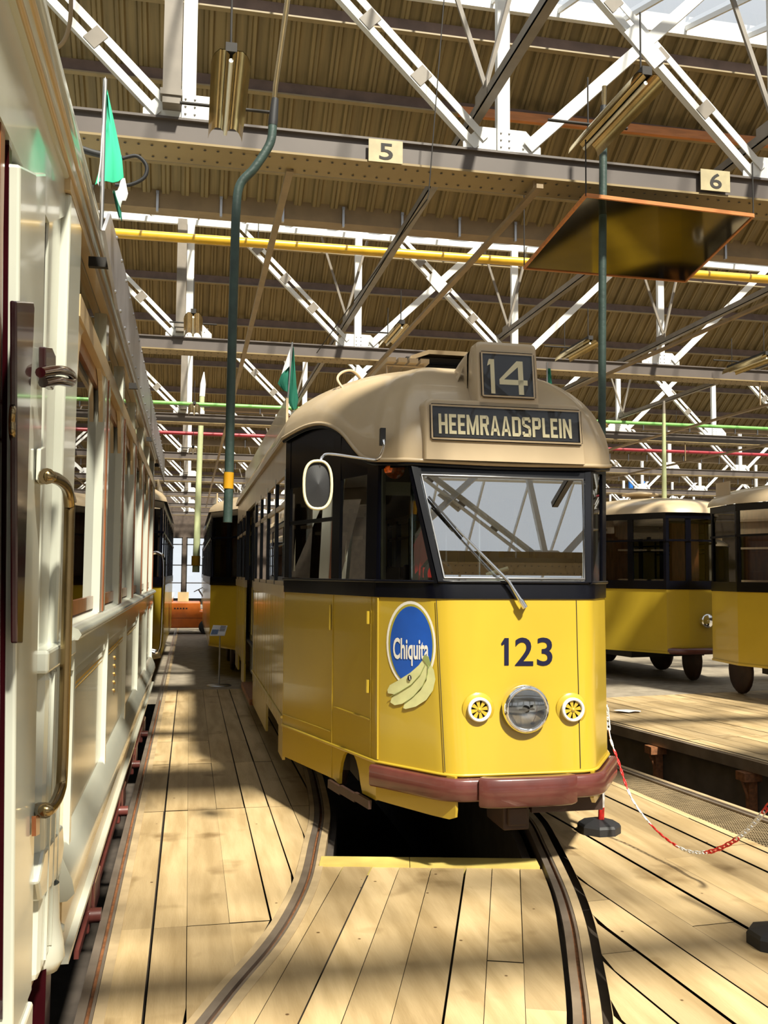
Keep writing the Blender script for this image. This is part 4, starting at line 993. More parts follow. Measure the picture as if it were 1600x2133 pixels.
# ---- fleet number
def digits(u0px, u1px, v0px, v1px, st):
    def fn(u, v):
        return fpt(lerp(u0px,u1px,u), lerp(v1px,v0px,v), .003)
    return fn
for st, a, b in (('1',1044,1060),('2',1073,1111),('3',1119,1151)):
    if st == '1':
        m = MB(); pts = [(0,.80),(.45,1),(1,1),(1,0),(.42,0),(.42,.78),(.10,.72)]; fn = digits(a,b,1329,1386,st); m.add([fn(u,v) for u,v in pts],[tuple(range(len(pts)))]); m.build('fleet_number', 'navy', front, fix=False)
    else: put_text(st, digits(a,b,1328,1387,st), .012).build('fleet_number', 'navy', front, fix=False)
# ---- oval fruit sticker on the left facet
def facet(px, py, out=.003):
    y = OY+.2
    for _ in range(8):
        q = PY(px,py,y); A, B = cp('L1',q.z), cp('L0',q.z); t = (q.x-A.x)/(B.x-A.x); y = lerp(A.y,B.y,t)-out*1.6
    return PY(px,py,y)
def ell(cx, cy, rx, ry, n=44, skew=0): return [(cx+rx*math.cos(2*math.pi*k/n), cy+ry*math.sin(2*math.pi*k/n)+skew*rx*math.cos(2*math.pi*k/n)) for k in range(n)]
def disc(pts, out, mk, name, parent):
    m = MB(); n = len(pts); cx = sum(p[0] for p in pts)/n; cy = sum(p[1] for p in pts)/n
    m.add([facet(cx,cy,out)]+[facet(x,y,out) for x,y in pts],[(0,i+1,(i+1)%n+1) for i in range(n)]); return m.build(name, mk, parent, fix=False)
s0 = disc(ell(856.5,1342,51.5,90,skew=.06), .0025, 'decalwhite', 'fruit_sticker', front)
disc(ell(856.5,1342,47,84,skew=.06), .0035, 'decalgold', 'sticker_band', s0)
disc(ell(857,1344,44,81,skew=.06), .0045, 'decalblue', 'sticker_field', s0)
bn = [[(807,1437),(812,1427),(830,1417),(855,1401),(872,1386),(884,1370),(890,1378),(884,1400),(866,1424),(845,1440),(825,1447),(808,1444)],
      [(813,1463),(816,1453),(832,1441),(856,1427),(874,1408),(886,1384),(893,1380),(892,1405),(880,1430),(862,1450),(838,1466),(822,1469)],
      [(840,1475),(842,1466),(856,1457),(876,1438),(888,1418),(892,1396),(896,1382),(904,1396),(907,1415),(902,1438),(888,1458),(866,1472),(845,1477)]]
def fan(pts, out, mk, name, parent):
    m = MB(); n = len(pts); m.add([facet(x,y,out) for x,y in pts],[tuple(range(n))]); return m.build(name, mk, parent, fix=False)
for k, b in enumerate(bn): fan(b, .006+.0012*k, 'banana', 'banana_picture', s0)
fan([(880,1372),(884,1364),(893,1368),(898,1384),(893,1390),(887,1382)], .0095, 'bananaline', 'banana_stalk', s0)
for a in ([(812,1452),(833,1441),(857,1426),(876,1405),(886,1384)],[(843,1465),(862,1450),(881,1428),(891,1404),(892,1386)]):
    m = MB(); m.tube([facet(x,y,.010) for x,y in a],.0022,5); m.build('banana_outline', 'bananaline', s0)
disc(ell(853,1412,4.2,6), .011, 'navy', 'small_seal', s0)
fan([(852,1408),(854,1408),(855,1416),(853,1416)], .013, 'decalwhite', 'small_seal', s0)
put_text('Chiquita', lambda u, v: facet(819+74*u, 1386+2*u-58*v, .007), .022).build('sticker_lettering', 'decalwhite', s0, fix=False)
# ---- wiper and rear-view mirror
def scr(px, py, out=.02):
    y = OY+.2
    for _ in range(6):
        q = PY(px,py,y); A, B = cp('L0',q.z), cp('R0',q.z); y = A.y-out
    return PY(px,py,y)
m = MB(); m.tube([scr(1092,1262,.05),scr(1060,1212,.045),scr(943,1092,.03)],[.013,.010,.005],8); m.tube([scr(1092,1262,.0),scr(1092,1262,.06)],.014,10); m.tube([scr(1084,1250,.05),scr(1094,1266,.05)],.017,10); wp = m.build('wiper_arm', 'chrome', T)
m = MB(); m.bar(scr(893,1034,.022), scr(965,1118,.022), .008, .014, (0,-1,0)); m.bar(scr(905,1050,.034), scr(950,1100,.034), .006, .008,(0,-1,0)); m.build('wiper_blade', 'rubber', wp)
mp = [PY(797,905,5.30),PY(800,925,5.27),PY(797,940,5.2),PY(788,955,5.12),PY(770,957,5.05),PY(690,946,4.95),PY(672,952,4.92),PY(666,968,4.9)]
m = MB(); m.tube(smooth3(mp), .0085, 8); ma = m.build('mirror_arm', 'chrome', T)
m = MB(); m.tube([mp[-1], PY(662,1000,4.9)], .016, 8); m.build('mirror_clamp', 'dark', ma)
m = MB(); p = PY(797,910,5.30); m.box((p.x-.015,p.y-.02,p.z-.05),(p.x+.015,p.y+.02,p.z+.05)); m.build('mirror_bracket', 'rubber', ma)
def ov(px, py, rx, ry, Y, n=32, e=2.6):
    return [PY(px+rx*math.copysign(abs(math.cos(a))**(2/e),math.cos(a)), py+ry*math.copysign(abs(math.sin(a))**(2/e),math.sin(a)), Y) for a in [2*math.pi*k/n for k in range(n)]]
O1 = ov(662,1010,29,50,4.88)
m = MB(); m.tube(O1+[O1[0]], .008, 8, cap=False); mr = m.build('mirror_rim', 'letter', T)
m = MB(); O2 = ov(662,1010,26,47,4.89); c_ = sum(O2, Vector())/len(O2); m.add([c_+Vector((0,.012,0))]+O2,[(0,i+1,(i+1)%len(O2)+1) for i in range(len(O2))]); m.add([c_+Vector((0,-.022,0))]+O2,[(0,(i+1)%len(O2)+1,i+1) for i in range(len(O2))]); m.build('mirror_back', 'rubber', mr)
# ---- flags on the yellow tram (things of their own)
def flag(name, lab, pole, cloth, mks, col='green'):
    t = thing('flag', pole[1], lab, 'flag', 'small flags on the tram roofs')
    m = MB(); m.tube(pole, .008, 8); m.build('flag_pole', 'steel', t)
    for pts, mk, nm in cloth:
        m = MB(); n = len(pts); rows = [[a.lerp(b, u)+Vector((.0, .02*math.sin(u*7+i), 0)) for u in [k/5 for k in range(6)]] for i, (a, b) in enumerate(pts)]
        m.grid(rows); m.grid([[p+Vector((0,.004,0)) for p in r] for r in rows]); m.build(nm, mk, t)
F_ = 8.0
flag('flag', 'dark green and white flag on a short pole on the tram roof edge', [PY(609,713,F_),PY(598,850,F_)],
     [([(PY(608,715,F_),PY(606,722,F_)),(PY(606,740,F_),PY(592,762,F_)),(PY(605,760,F_),PY(586,782,F_))],'flagwhite','white_stripe'),
      ([(PY(605,760,F_+.02),PY(586,780,F_)),(PY(603,790,F_),PY(579,798,F_)),(PY(600,818,F_),PY(590,812,F_))],'green','green_stripe'),
      ([(PY(610,725,F_+.05),PY(612,722,F_+.05)),(PY(604,790,F_+.05),PY(618,800,F_+.05)),(PY(600,835,F_+.05),PY(622,832,F_+.05)),(PY(610,855,F_+.05),PY(618,850,F_+.05))],'green','green_stripe')], None)
F_ = 7.6
flag('flag', 'small green flag just right of the number 14 box', [PY(1140,755,F_),PY(1139,928,F_)],
     [([(PY(1142,765,F_),PY(1147,770,F_)),(PY(1141,790,F_),PY(1152,800,F_)),(PY(1140,806,F_),PY(1153,808,F_))],'green','green_stripe')], None)
# ================================================================== cream tram at the left
XL = -.43
C = thing('tram', (-1.6, 6.4, 0), 'cream white old tram with maroon door filling the left edge', 'tram')
def lb(name, mk, a, b, parent=C, bevel=0): m = MB(); m.box(a, b); return m.build(name, mk, parent, bevel=bevel)
Y0, Y1 = 3.70, 11.6
# platform end: maroon door, corner post, recess and narrow posts
def quad_post(name, mk, yb0, yb1, zb, yt0, yt1, zt0, zt1, x0, x1, bevel=.008, parent=C):
    m = MB(); m.hexa([(x0,yb0,zb),(x1,yb0,zb),(x1,yb1,zb),(x0,yb1,zb),(x0,yt0,zt0),(x1,yt0,zt0),(x1,yt1,zt1),(x0,yt1,zt1)]); return m.build(name, mk, parent, bevel=bevel)
dr = quad_post('platform_door', 'maroon', 1.2, 2.72, .40, 1.2, 2.38, 2.98, 2.98, XL-.09, XL-.045)
m = MB()
for dy in (.0, .10, .24): m.bar((XL-.035,2.70-dy,.45),(XL-.035,2.355-dy,2.9),.035,.02,(1,0,0))
m.each('door_moulding', 'maroon', dr)
m = MB(); m.bar((XL-.03,2.40,1.3),(XL-.03,2.27,2.9),.05,.012,(1,0,0)); m.build('door_wood_strip', 'wood', dr)
m = MB(); m.add([(XL-.043,1.2,1.45),(XL-.043,2.26,1.45),(XL-.043,2.12,2.7),(XL-.043,1.2,2.7)],[(0,1,2,3)]); m.build('door_pane', 'glass', dr)
hp = [PX(31,836,XL-.02),PX(27,850,XL+.01),PX(25,880,XL+.01),PX(26,905,XL+.01),PX(28,920,XL-.02)]
m = MB(); m.tube(smooth3(hp), .008, 8); m.build('door_handle', 'brass', dr)
for px, py in ((31,838),(27,920)):
    m = MB(); p = PX(px,py,XL-.025); m.lathe(p,(1,0,0),[(0,.012),(.014,.010),(.018,0)],14); m.build('handle_plate', 'steel', dr)
quad_post('corner_post', 'white', 2.70, 2.94, .37, 2.385, 2.62, 2.62, 2.70, XL-.12, XL)
quad_post('corner_post_side', 'white', 2.945, 3.03, .37, 2.625, 2.81, 2.70, 2.78, XL-.12, XL-.004)
m = MB(); m.prism([PX(x,y,XL+.002) for x,y in ((20,626),(57,628),(59,640),(57,700),(51,800),(45,1000),(39,1200),(34,1340),(22,1340))],(.016,0,0)); m.build('lock_case', 'maroon', C, bevel=.004)
lb('post_recess', 'white', (XL-.20,2.86,.5), (XL-.10,3.10,2.92))
m = MB(); m.bar((XL-.05,3.10,1.38),(XL-.05,3.02,2.86),.012,.03,(1,0,0)); m.build('shutter_slot', 'dark', C)
quad_post('narrow_post', 'white', 3.12, 3.32, 1.36, 3.05, 3.32, 2.86, 2.90, XL-.10, XL-.03)
lb('square_post', 'white', (XL-.10,3.33,1.36), (XL+.0,3.66,2.93), bevel=.01)
lb('platform_sill', 'white', (XL-.14,2.99,1.31), (XL+.02,3.70,1.38), bevel=.01)
lb('platform_panel', 'whitelow', (XL-.10,2.95,.42), (XL-.03,3.70,1.31))
lb('lower_post', 'white', (XL-.08,3.09,.36), (XL+.006,3.50,1.31), bevel=.03)
for yy in (3.18, 3.30, 3.40):
    lb('post_bead', 'white', (XL+.004,yy,.40), (XL+.014,yy+.014,1.30))
m = MB(); m.prism([(XL+.012,3.06,.62),(XL+.012,3.50,.56),(XL+.012,3.58,.64),(XL+.012,3.53,.73),(XL+.012,3.10,.76),(XL+.012,2.99,.70)],(-.05,0,0)); m.build('post_boss', 'white', C, bevel=.012)
m = MB(); m.lathe((XL-.02,3.36,.42),(0,0,-1),[(.045,-.16),(.05,-.04),(.065,.03),(.07,.08),(.05,.12),(.0,.13)],20); m.build('post_foot', 'white', C)
m = MB()
for y,z in ((3.60,.47),(3.56,.36)): m.lathe((XL+.012,y,z),(1,0,0),[(.0,.012),(.012,.010),(.018,0)],12)
m.each('coach_bolt', 'white', C)
# maroon fold-away grip and brass handrail
m = MB(); m.prism([PX(x,y,XL+.004) for x,y in ((80,722),(95,724),(102,740),(102,800),(97,812),(80,795))],(.02,0,0)); m.build('grip_plate', 'maroon', C, bevel=.004)
m = MB(); m.tube(smooth3([PX(84,776,XL+.03),PX(118,771,XL+.05),PX(142,775,XL+.06),PX(151,787,XL+.06),PX(146,797,XL+.06),PX(120,793,XL+.05),PX(90,797,XL+.03)],6),[.014]*37,10); m.build('grab_grip', 'maroon', C)
tp, bt = PX(88,992,XL), PX(85,1688,XL)
hx = XL+.045
m = MB(); m.tube(smooth3([tp,PX(100,992,hx-.01),PX(122,999,hx),PX(138,1015,hx),PX(144,1045,hx),PX(144,1100,hx),PX(136,1400,hx),PX(130,1600,hx),PX(124,1650,hx),PX(108,1682,hx),PX(95,1688,hx-.01),bt],6),.0175,12); hr = m.build('handrail', 'brass', C)
m = MB(); m.tube([PX(84,992,XL),PX(98,992,hx-.012)],.023,12); m.tube([PX(80,1688,XL),PX(95,1688,hx-.012)],.023,12); m.each('rail_socket', 'brass', hr)
m = MB(); m.prism([PX(x,y,XL+.002) for x,y in ((76,935),(86,930),(88,1000),(82,1010),(74,1000))],(.012,0,0)); m.build('rail_backplate', 'white', C, bevel=.003)
m = MB(); m.prism([PX(x,y,XL+.002) for x,y in ((66,1700),(75,1700),(74,1738),(66,1742))],(.012,0,0)); m.build('wooden_tab', 'wood', C)
lb('sill_timber', 'buff', (XL-.10,2.86,.30), (XL-.035,3.75,.50))
lb('toe_board', 'white', (XL-.14,1.2,.28), (XL+.01,2.97,.37), bevel=.01)
# saloon side
lb('side_panel', 'whitelow', (XL-.05,Y0,.62), (XL-.012,Y1,1.30))
m = MB()
for y in (3.72, 5.22, 6.75, 8.35, 10.0, 11.5): m.box((XL-.02,y,.58),(XL+.012,y+.05,1.29))
m.each('panel_batten', 'white', C)
m = MB(); m.box((XL-.02,Y0,1.25),(XL+.01,Y1,1.36)); m.box((XL-.02,Y0,1.21),(XL+.0,Y1,1.245)); m.build('waist_moulding', 'white', C)
m = MB(); rows = []
for y in (3.66, Y1): rows.append([(XL-.06,y,1.36),(XL+.03,y,1.365),(XL+.042,y,1.385),(XL+.03,y,1.405),(XL-.06,y,1.44)])
m.grid(rows); m.add(rows[0],[(0,1,2,3,4)]); m.build('window_sill', 'white', C)
m = MB(); rows = []
prof = [(XL-.012,.64),(XL+.005,.62),(XL+.022,.58),(XL+.045,.53),(XL+.055,.48),(XL+.03,.455),(XL-.01,.45)]
for k in range(20): y = lerp(3.55,Y1,k/19); rows.append([(x,y,z) for x,z in prof])
m.grid(rows); m.add(rows[0]+[(XL-.06,3.55,.45),(XL-.06,3.55,.64)],[tuple(range(9))]); m.build('rocker_moulding', 'white', C)
m = MB(); m.prism([(XL+.012,3.56,.455),(XL+.012,Y1,.455),(XL+.012,Y1,.31),(XL+.012,3.56,.25)],(-.05,0,0)); m.build('solebar', 'buff', C)
m = MB(); m.bar((XL+.015,3.56,.245),(XL+.015,Y1,.305),.05,.02); m.build('solebar_edge', 'white', C)
m = MB()
for k in range(9): m.lathe((XL+.012,4.2+.85*k,.39),(1,0,0),[(.0,.012),(.012,.008),(.016,0)],10)
m.each('solebar_bolt', 'white', C)
# windows
m = MB(); m.bar((XL-.015,3.66,2.63),(XL-.015,Y1,2.66),.035,.085); m.build('transom_rail', 'buff', C)
mull = [3.72, 4.95, 6.2, 7.5, 8.8, 10.1, 11.4]
for y in mull[1:]:
    m = MB(); m.box((XL-.08,y-.15,1.42),(XL-.0,y+.15,2.60)); q = m.build('window_mullion', 'white', C)
    m = MB(); m.box((XL-.0,y-.012,1.42),(XL+.006,y+.012,2.6)); m.build('drip_stain', 'wood', q)
for y in mull[1:]:
    m = MB(); m.box((XL-.06,y-.07,2.68),(XL-.01,y+.07,2.93)); m.build('upper_mullion', 'white', C)
for i, (a, b) in enumerate(zip(mull, mull[1:])):
    m = MB()
    a2, b2 = a+.15 if i else a, b-.15
    m.box((XL-.05,a2,1.44),(XL-.03,b2,1.50)); m.box((XL-.05,a2,2.52),(XL-.03,b2,2.6)); fr = m.each('sash_frame', 'wood', C)[0]
    m = MB()
    for yy, s_ in ((b2,-1),(a2,1)): m.prism([(XL-.028,yy,2.62),(XL-.028,yy,2.36),(XL-.028,yy+s_*.03,2.46),(XL-.028,yy+s_*.09,2.55),(XL-.028,yy+s_*.20,2.60),(XL-.028,yy+s_*.20,2.62)],(.02,0,0))
    m.each('window_arch', 'buff', fr)
    m = MB(); m.add([(XL-.04,a2,1.47),(XL-.04,b2,1.47),(XL-.04,b2,2.58),(XL-.04,a2,2.58)],[(0,1,2,3)]); m.build('window_pane', 'glass', fr)
    m = MB(); m.add([(XL-.04,a2,2.68),(XL-.04,b2,2.68),(XL-.04,b2,2.92),(XL-.04,a2,2.92)],[(0,1,2,3)]); m.build('fanlight_pane', 'glass', fr)
# far side, ends, floor, ceiling: seen through the panes
XR = -2.55
m = MB(); m.box((XR,Y0,.5),(XR+.05,Y1,1.44)); m.box((XR,Y0,2.6),(XR+.05,Y1,3.0))
for y in mull: m.box((XR,y-.12,1.44),(XR+.05,y+.12,2.6))
m.build('far_side', 'interior', C)
lb('saloon_floor', 'dark', (XR,1.2,.56), (XL-.15,Y1,.62)); lb('saloon_bulkhead', 'wood', (XR,3.56,.62), (XL-.15,3.62,2.9)); lb('end_wall', 'wood', (XR,Y1-.05,.4), (XL-.02,Y1,3.0)); lb('saloon_ceiling', 'inlight', (XR,1.2,2.98), (XL-.10,Y1,3.02))
m = MB()
for y in (4.3,5.5,6.8,8.1,9.4,10.7): m.box((XL-1.0,y,.62),(XL-.15,y+.45,1.1)); m.box((XL-1.0,y+.18,1.1),(XL-.15,y+.25,1.62))
m.each('wooden_seat', 'wood', C)
# roof edge: fascia, gutter, curved roof
m = MB(); m.prism([(XL-.02,1.2,2.62),(XL-.02,3.0,2.70),(XL-.02,3.36,2.86),(XL-.02,3.36,3.02),(XL-.02,1.2,3.02)],(-.12,0,0)); m.build('canopy_fascia', 'white', C)
m = MB(); m.box((XL-.04,3.3,2.93),(XL-.0,Y1,3.03)); m.build('cant_rail', 'buff', C)
rows = []
prof = [(XL-.06,2.96),(XL-.01,2.97),(XL+.015,3.0),(XL+.02,3.04),(XL+.0,3.07),(XL+.02,3.10),(XL+.022,3.14),(XL-.02,3.19),(XL-.14,3.24),(XL-.4,3.31),(XL-1.05,3.38),(XR+.4,3.31),(XR,3.2),(XR-.02,3.05)]
for y in (1.2,3.0,6.0,9.0,Y1+.05): rows.append([(x,y,z) for x,z in prof])
m = MB(); m.grid(rows); m.build('roof', 'white', C)
m = MB(); m.tube([(XL+.015,1.2,3.02),(XL+.015,Y1,3.02)],.014,6); m.tube([(XL+.0,1.2,2.985),(XL+.0,Y1,2.985)],.010,6); m.each('roof_bead', 'buff', C)
m = MB(); m.prism([(XL+.095,3.42,2.84),(XL+.095,4.1,2.74),(XL+.095,Y1,2.72),(XL+.095,Y1,2.98),(XL+.095,4.4,3.02),(XL+.095,3.62,2.98)],(.012,0,0)); rp = m.build('riveted_plate', 'rivetplate', C)
m = MB()
for k in range(26):
    y = 3.9+.29*k
    for z in (2.76, 2.985): m.lathe((XL+.107,y,z),(1,0,0),[(0,.008),(.007,.006),(.009,0)],8)
m.each('plate_rivet', 'steel', rp)
m = MB()
for y in (3.9, 6.5, 9.1, 11.3): m.box((XL,y,2.86),(XL+.095,y+.03,2.90))
m.each('plate_stay', 'dark', rp)
# gold lining
m = MB()
for (a, b) in ((3.95,5.18),(5.3,6.72),(6.83,8.3)):
    m.box((XL-.012,a,1.165),(XL-.0105,b,1.175)); m.box((XL-.012,a,1.148),(XL-.0105,b,1.152))
m.box((XL-.03,3.06,1.06),(XL-.0285,3.27,1.07)); m.each('gold_line', 'gold', C)
m = MB()
for k in range(3):
    c = (3.80+.05*k, 1.15-.055*k); m.tube([(XL-.010,c[0]+.035*math.cos(a),c[1]+.035*math.sin(a)) for a in [i*.5 for i in range(11)]],.0035,5)
m.tube([(XL-.010,3.79+.01*math.sin(k),1.10-.035*k) for k in range(10)],.004,5)
m.tube([(XL-.010,3.80+.02*math.sin(k*1.3),.66+.03*k) for k in range(7)],.004,5)
for k in range(5): m.tube([(XL-.010,6.0,1.10-.05*k),(XL-.010,6.06,1.08-.05*k)],.006,5)
m.build('scroll_ornament', 'gold', C)
# running gear
for i, y in enumerate((4.9, 6.85, 8.4, 9.9)):
    m = MB(); m.box((XL-.06,y-.14,-.02),(XL+.02,y+.14,.14)); m.box((XL-.05,y-.30,.04),(XL-.01,y+.30,.10)); m.tube([(XL+.0,y-.24,.02),(XL+.06,y-.24,.02)],.035,10); m.box((XL-.03,y-.26,-.06),(XL+.01,y-.18,.20)); m.build('axle_box', 'bumper', C, bevel=.01)
for y in (5.1, 6.9, 9.0, 10.6):
    m = MB(); m.lathe((XL-.20,y,.30),(1,0,0),[(0,0),(.27,0),(.29,.02),(.29,.06),(.25,.08),(.08,.1),(0,.1)],24); m.build('wheel', 'darkrust', C)
m = MB(); m.bar((XL+.0,4.2,.02),(XL+.0,9.5,.10),.02,.035); m.build('truck_bar', 'bumper', C)
m = MB(); m.box((XL-1.9,4.2,.2),(XL-.25,11.2,.5)); m.build('underframe', 'dark', C)
m = MB(); m.box((XL-.06,3.30,.06),(XL+.0,3.42,.34)); m.box((XL-.5,2.2,.05),(XL-.08,3.25,.12)); m.each('step_hanger', 'maroon', C)
# mint flag on the cream tram
def PF(x, y, Y): return PY(x, y, Y)
flag('flag', 'mint green and white flag on the roof of the cream tram', [PF(219,165,3.56),PF(213,395,3.56),PF(211,480,3.56)],
     [([(PF(217,162,3.55),PF(222,166,3.55)),(PF(211,250,3.55),PF(222,240,3.57)),(PF(207,340,3.55),PF(215,335,3.57)),(PF(202,385,3.55),PF(208,385,3.57))],'flagwhite','white_stripe'),
      ([(PF(223,190,3.57),PF(225,192,3.57)),(PF(217,270,3.57),PF(240,262,3.58)),(PF(208,340,3.57),PF(254,330,3.60)),(PF(198,384,3.57),PF(258,372,3.62))],'mint','green_stripe'),
      ([(PF(240,398,3.58),PF(260,368,3.62)),(PF(243,412,3.58),PF(266,398,3.62)),(PF(250,430,3.58),PF(264,410,3.62))],'flagwhite','white_stripe'),
      ([(PF(234,395,3.59),PF(240,400,3.59)),(PF(240,425,3.59),PF(252,436,3.59)),(PF(248,455,3.59),PF(254,458,3.59))],'green','dark_fold')], None)

# ================================================================== other trams
def gen_tram(label, L1, rz, length=8.5, yellow='yellow', roofm='cream', side_board=True, mir=1, win=(1.55,2.50)):
    # local frame: front centre at the origin, body runs back along +y ; L1 = world place of the front left corner
    org = Vector((L1[0], L1[1], 0)) + Matrix.Rotation(rz, 3, 'Z') @ Vector((.62, -.12, 0))
    t = thing('tram', org, label, 'tram', None, rz); OFF[t.name] = Vector((0,0,0))
    PL = [(-1.1,length),(-1.1,1.25),(-.62,.12),(-.3,.0),(.3,.0),(.62,.12),(1.1,1.25),(1.1,length)]
    def ring(z, o=0.0, sc_=1.0):
        R = []
        for i, (x, y) in enumerate(PL):
            a = Vector(PL[max(i-1,0)]); b = Vector(PL[min(i+1,len(PL)-1)]); d = (b-a).normalized(); n = Vector((d.y,-d.x)); R.append(Vector((x+n.x*o, y+n.y*o, z)))
        return R
    def wallb(name, mk, z0, z1, o=0): m = MB(); m.grid([ring(z0,o),ring(z1,o)],0,False); m.grid([ring(z1,o),ring(z1,o-.04)],0,False); m.grid([ring(z0,o),ring(z0,o-.04)],0,False); return m.build(name, mk, t)
    wallb('lower_body', yellow, .46, 1.42); wallb('belt_rail', 'black', 1.42, 1.55, .01); wallb('header_band', 'black', 2.49, 2.58, .01)
    m = MB(); m.grid([ring(.46,.012),ring(.49,.012)],0,False); m.build('body_edge', yellow, t)
    # pillars and panes
    ns = max(1, round((length-1.25)/1.25)); segs = [(0,1,ns),(1,2,2 if length > 3 else 1),(2,3,1),(3,4,1),(4,5,1),(5,6,2),(6,7,ns)]
    for a, b, n in segs:
        A, B = Vector(PL[a]), Vector(PL[b]); d = (B-A).normalized(); nn_ = Vector((d.y,-d.x))
        for k in range(n):
            p, q = A.lerp(B,k/n), A.lerp(B,(k+1)/n)
            for c_ in (p, q):
                m = MB(); e = d*.045*(1 if c_ is p else -1)
                u, v = c_, c_+e; m.hexa([(u.x,u.y,1.54),(v.x,v.y,1.54),(v.x-nn_.x*.04,v.y-nn_.y*.04,1.54),(u.x-nn_.x*.04,u.y-nn_.y*.04,1.54),(u.x,u.y,2.50),(v.x,v.y,2.50),(v.x-nn_.x*.04,v.y-nn_.y*.04,2.50),(u.x-nn_.x*.04,u.y-nn_.y*.04,2.50)]); m.build('window_pillar', 'black', t)
            o_ = nn_*.012; m = MB(); m.add([(p.x-o_.x,p.y-o_.y,1.54),(q.x-o_.x,q.y-o_.y,1.54),(q.x-o_.x,q.y-o_.y,2.50),(p.x-o_.x,p.y-o_.y,2.50)],[(0,1,2,3)]); m.build('window_pane', 'glass', t)
            m = MB(); m.bar((p.x,p.y,2.16),(q.x,q.y,2.16),.03,.03); m.build('window_bar', 'black', t)
    rows = []
    for j in range(9):
        a = math.pi/2*j/8; R = ring(2.58,.05)
        rows.append([Vector((v.x*(math.cos(a)**.8)*.97+v.x*.03, max(v.y, v.y+(1.5-v.y)*(1-math.cos(a)**.7)) if v.y < 1.5 else v.y, 2.58+.30*math.sin(a))) for v in R])
    m = MB(); m.grid(rows); m.build('roof', roofm, t)
    if side_board:
        for s_ in (-1,1):
            m = MB(); m.box((s_*1.0,1.6,2.64),(s_*1.02,length,2.92)); m.build('roof_side_board', roofm, t)
    m = MB(); m.lathe((.0,1.6,2.86),(0,0,1),[(.16,0),(.16,.08),(.30,.10),(.30,.13),(.05,.17),(0,.17)],20); m.build('roof_ventilator', roofm, t)
    m = MB(); m.box((-1.0,1.45,.78),(1.0,length-.1,.82)); m.build('tram_floor', 'dark', t)
    m = MB(); m.box((-1.04,1.3,2.5),(1.04,length,2.54)); m.build('tram_ceiling', 'interior', t)
    m = MB(); m.box((-1.08,length-.04,.46),(1.08,length,2.58)); m.build('rear_wall', yellow, t)
    m = MB(); m.box((-.95,1.3,.8),(-.4,1.36,2.5)); m.box((.4,1.3,.8),(.95,1.36,2.5)); m.build('bulkhead', 'wood', t)
    m = MB(); m.box((-.7,.9,.34),(.7,length-.6,.7)); m.build('underframe', 'dark', t)
    for y in (2.0,3.6,length-2.6,length-1.2):
        for x in (-.69,.69):
            m = MB(); m.lathe((x-.04,y,.32),(1,0,0),[(0,0),(.30,0),(.32,.02),(.32,.06),(.28,.08),(.1,.09),(0,.09)],20); m.build('wheel', 'darkrust', t)
    m = MB(); m.tube([(-.58,.14,.5),(-.45,-.03,.5),(0,-.06,.5),(.45,-.03,.5),(.58,.14,.5)],.05,8); m.build('bumper', 'bumper', t)
    m = MB(); m.lathe((0,-.0,.95),(0,-1,0),[(.10,0),(.11,.04),(.09,.06),(0,.05)],20); m.build('headlamp', 'chrome', t)
    return t
gen_tram('dark yellow and black tram right of number 123, seen over the far boards', (7.02,12.95), math.radians(9), 8.5)
tb = gen_tram('nearer yellow and black tram cut off by the right edge of the photo', (7.42,9.98), math.radians(-6), 2.0)
gen_tram('small yellow and black tram standing farther down the aisle behind number 123', (.81,14.08), math.radians(0), 9.5)
td = gen_tram('far yellow tram with shiny grab rails just beyond the cream tram', (-2.09,12.0), math.radians(0), 9.5)
m = MB()
for y in (.35,.62):
    m.tube(smooth3([(1.0,y,.62),(1.12,y,.66),(1.14,y,1.2),(1.14,y,1.75),(1.08,y,1.86),(1.0,y,1.86)]),.02,8)
m.build('grab_rail', 'chrome', td)
gen_tram('most distant brown and yellow tram at the end of the aisle on the right side', (.95,28.6), 0, 9)
# ================================================================== small things
def base(lab, c, tilt=None):
    t = thing('barrier_post', c, lab, 'barrier post', 'chain barrier posts')
    m = MB(); n = 8; R = .135
    def o8(r, z): return [Vector((c[0]+r*math.cos(math.pi/8+k*math.pi/4), c[1]+r*math.sin(math.pi/8+k*math.pi/4), z)) for k in range(n)]
    m.grid([o8(R,.0),o8(R,.045),o8(R*.93,.06),o8(R*.3,.085)],0,False,close=True); m.add(o8(R*.3,.085),[tuple(range(8))]); m.build('rubber_base', 'rubber', t)
    return t
b1c = PZ(1248,1733,0); tp1 = Vector((b1c.x+.035, b1c.y-.02, .80)); bp1 = Vector((b1c.x+.005,b1c.y-.02,.08))
b1 = base('black octagonal base with red and white chain post beside the bumper', tuple(b1c))
for k in range(9):
    m = MB(); a = bp1.lerp(tp1,k/9); b = bp1.lerp(tp1,(k+1)/9); m.tube([a,b],.019,12); m.build('post_band', 'red' if k % 3 == 0 else 'whiteplastic', b1)
b2c = PZ(1622,1968,0); tp2 = Vector((b2c.x+.12,b2c.y-.05,.88))
b2 = base('dark octagonal barrier base cut off by the lower right edge of the photo', tuple(b2c))
m = MB(); m.tube([(b2c.x+.0,b2c.y,.08),tp2],.019,12); m.build('post_band', 'red', b2)
t = thing('barrier_chain', (2.7,4.8,.1), 'red and white plastic chain sagging from the barrier post at the right', 'chain')
path = smooth3([tp1+Vector((.005,-.02,-.02)),PY(1271,1535,5.60),PY(1288,1585,5.5),PY(1312,1655,5.35),PY(1345,1705,5.2),PY(1385,1745,5.0),PY(1430,1772,4.8),PY(1475,1775,4.6),PY(1520,1757,4.45),PY(1560,1727,4.3),PY(1600,1680,4.15),PY(1650,1610,4.0)], 12)
L_ = [0]
for a, b in zip(path, path[1:]): L_.append(L_[-1]+(b-a).length)
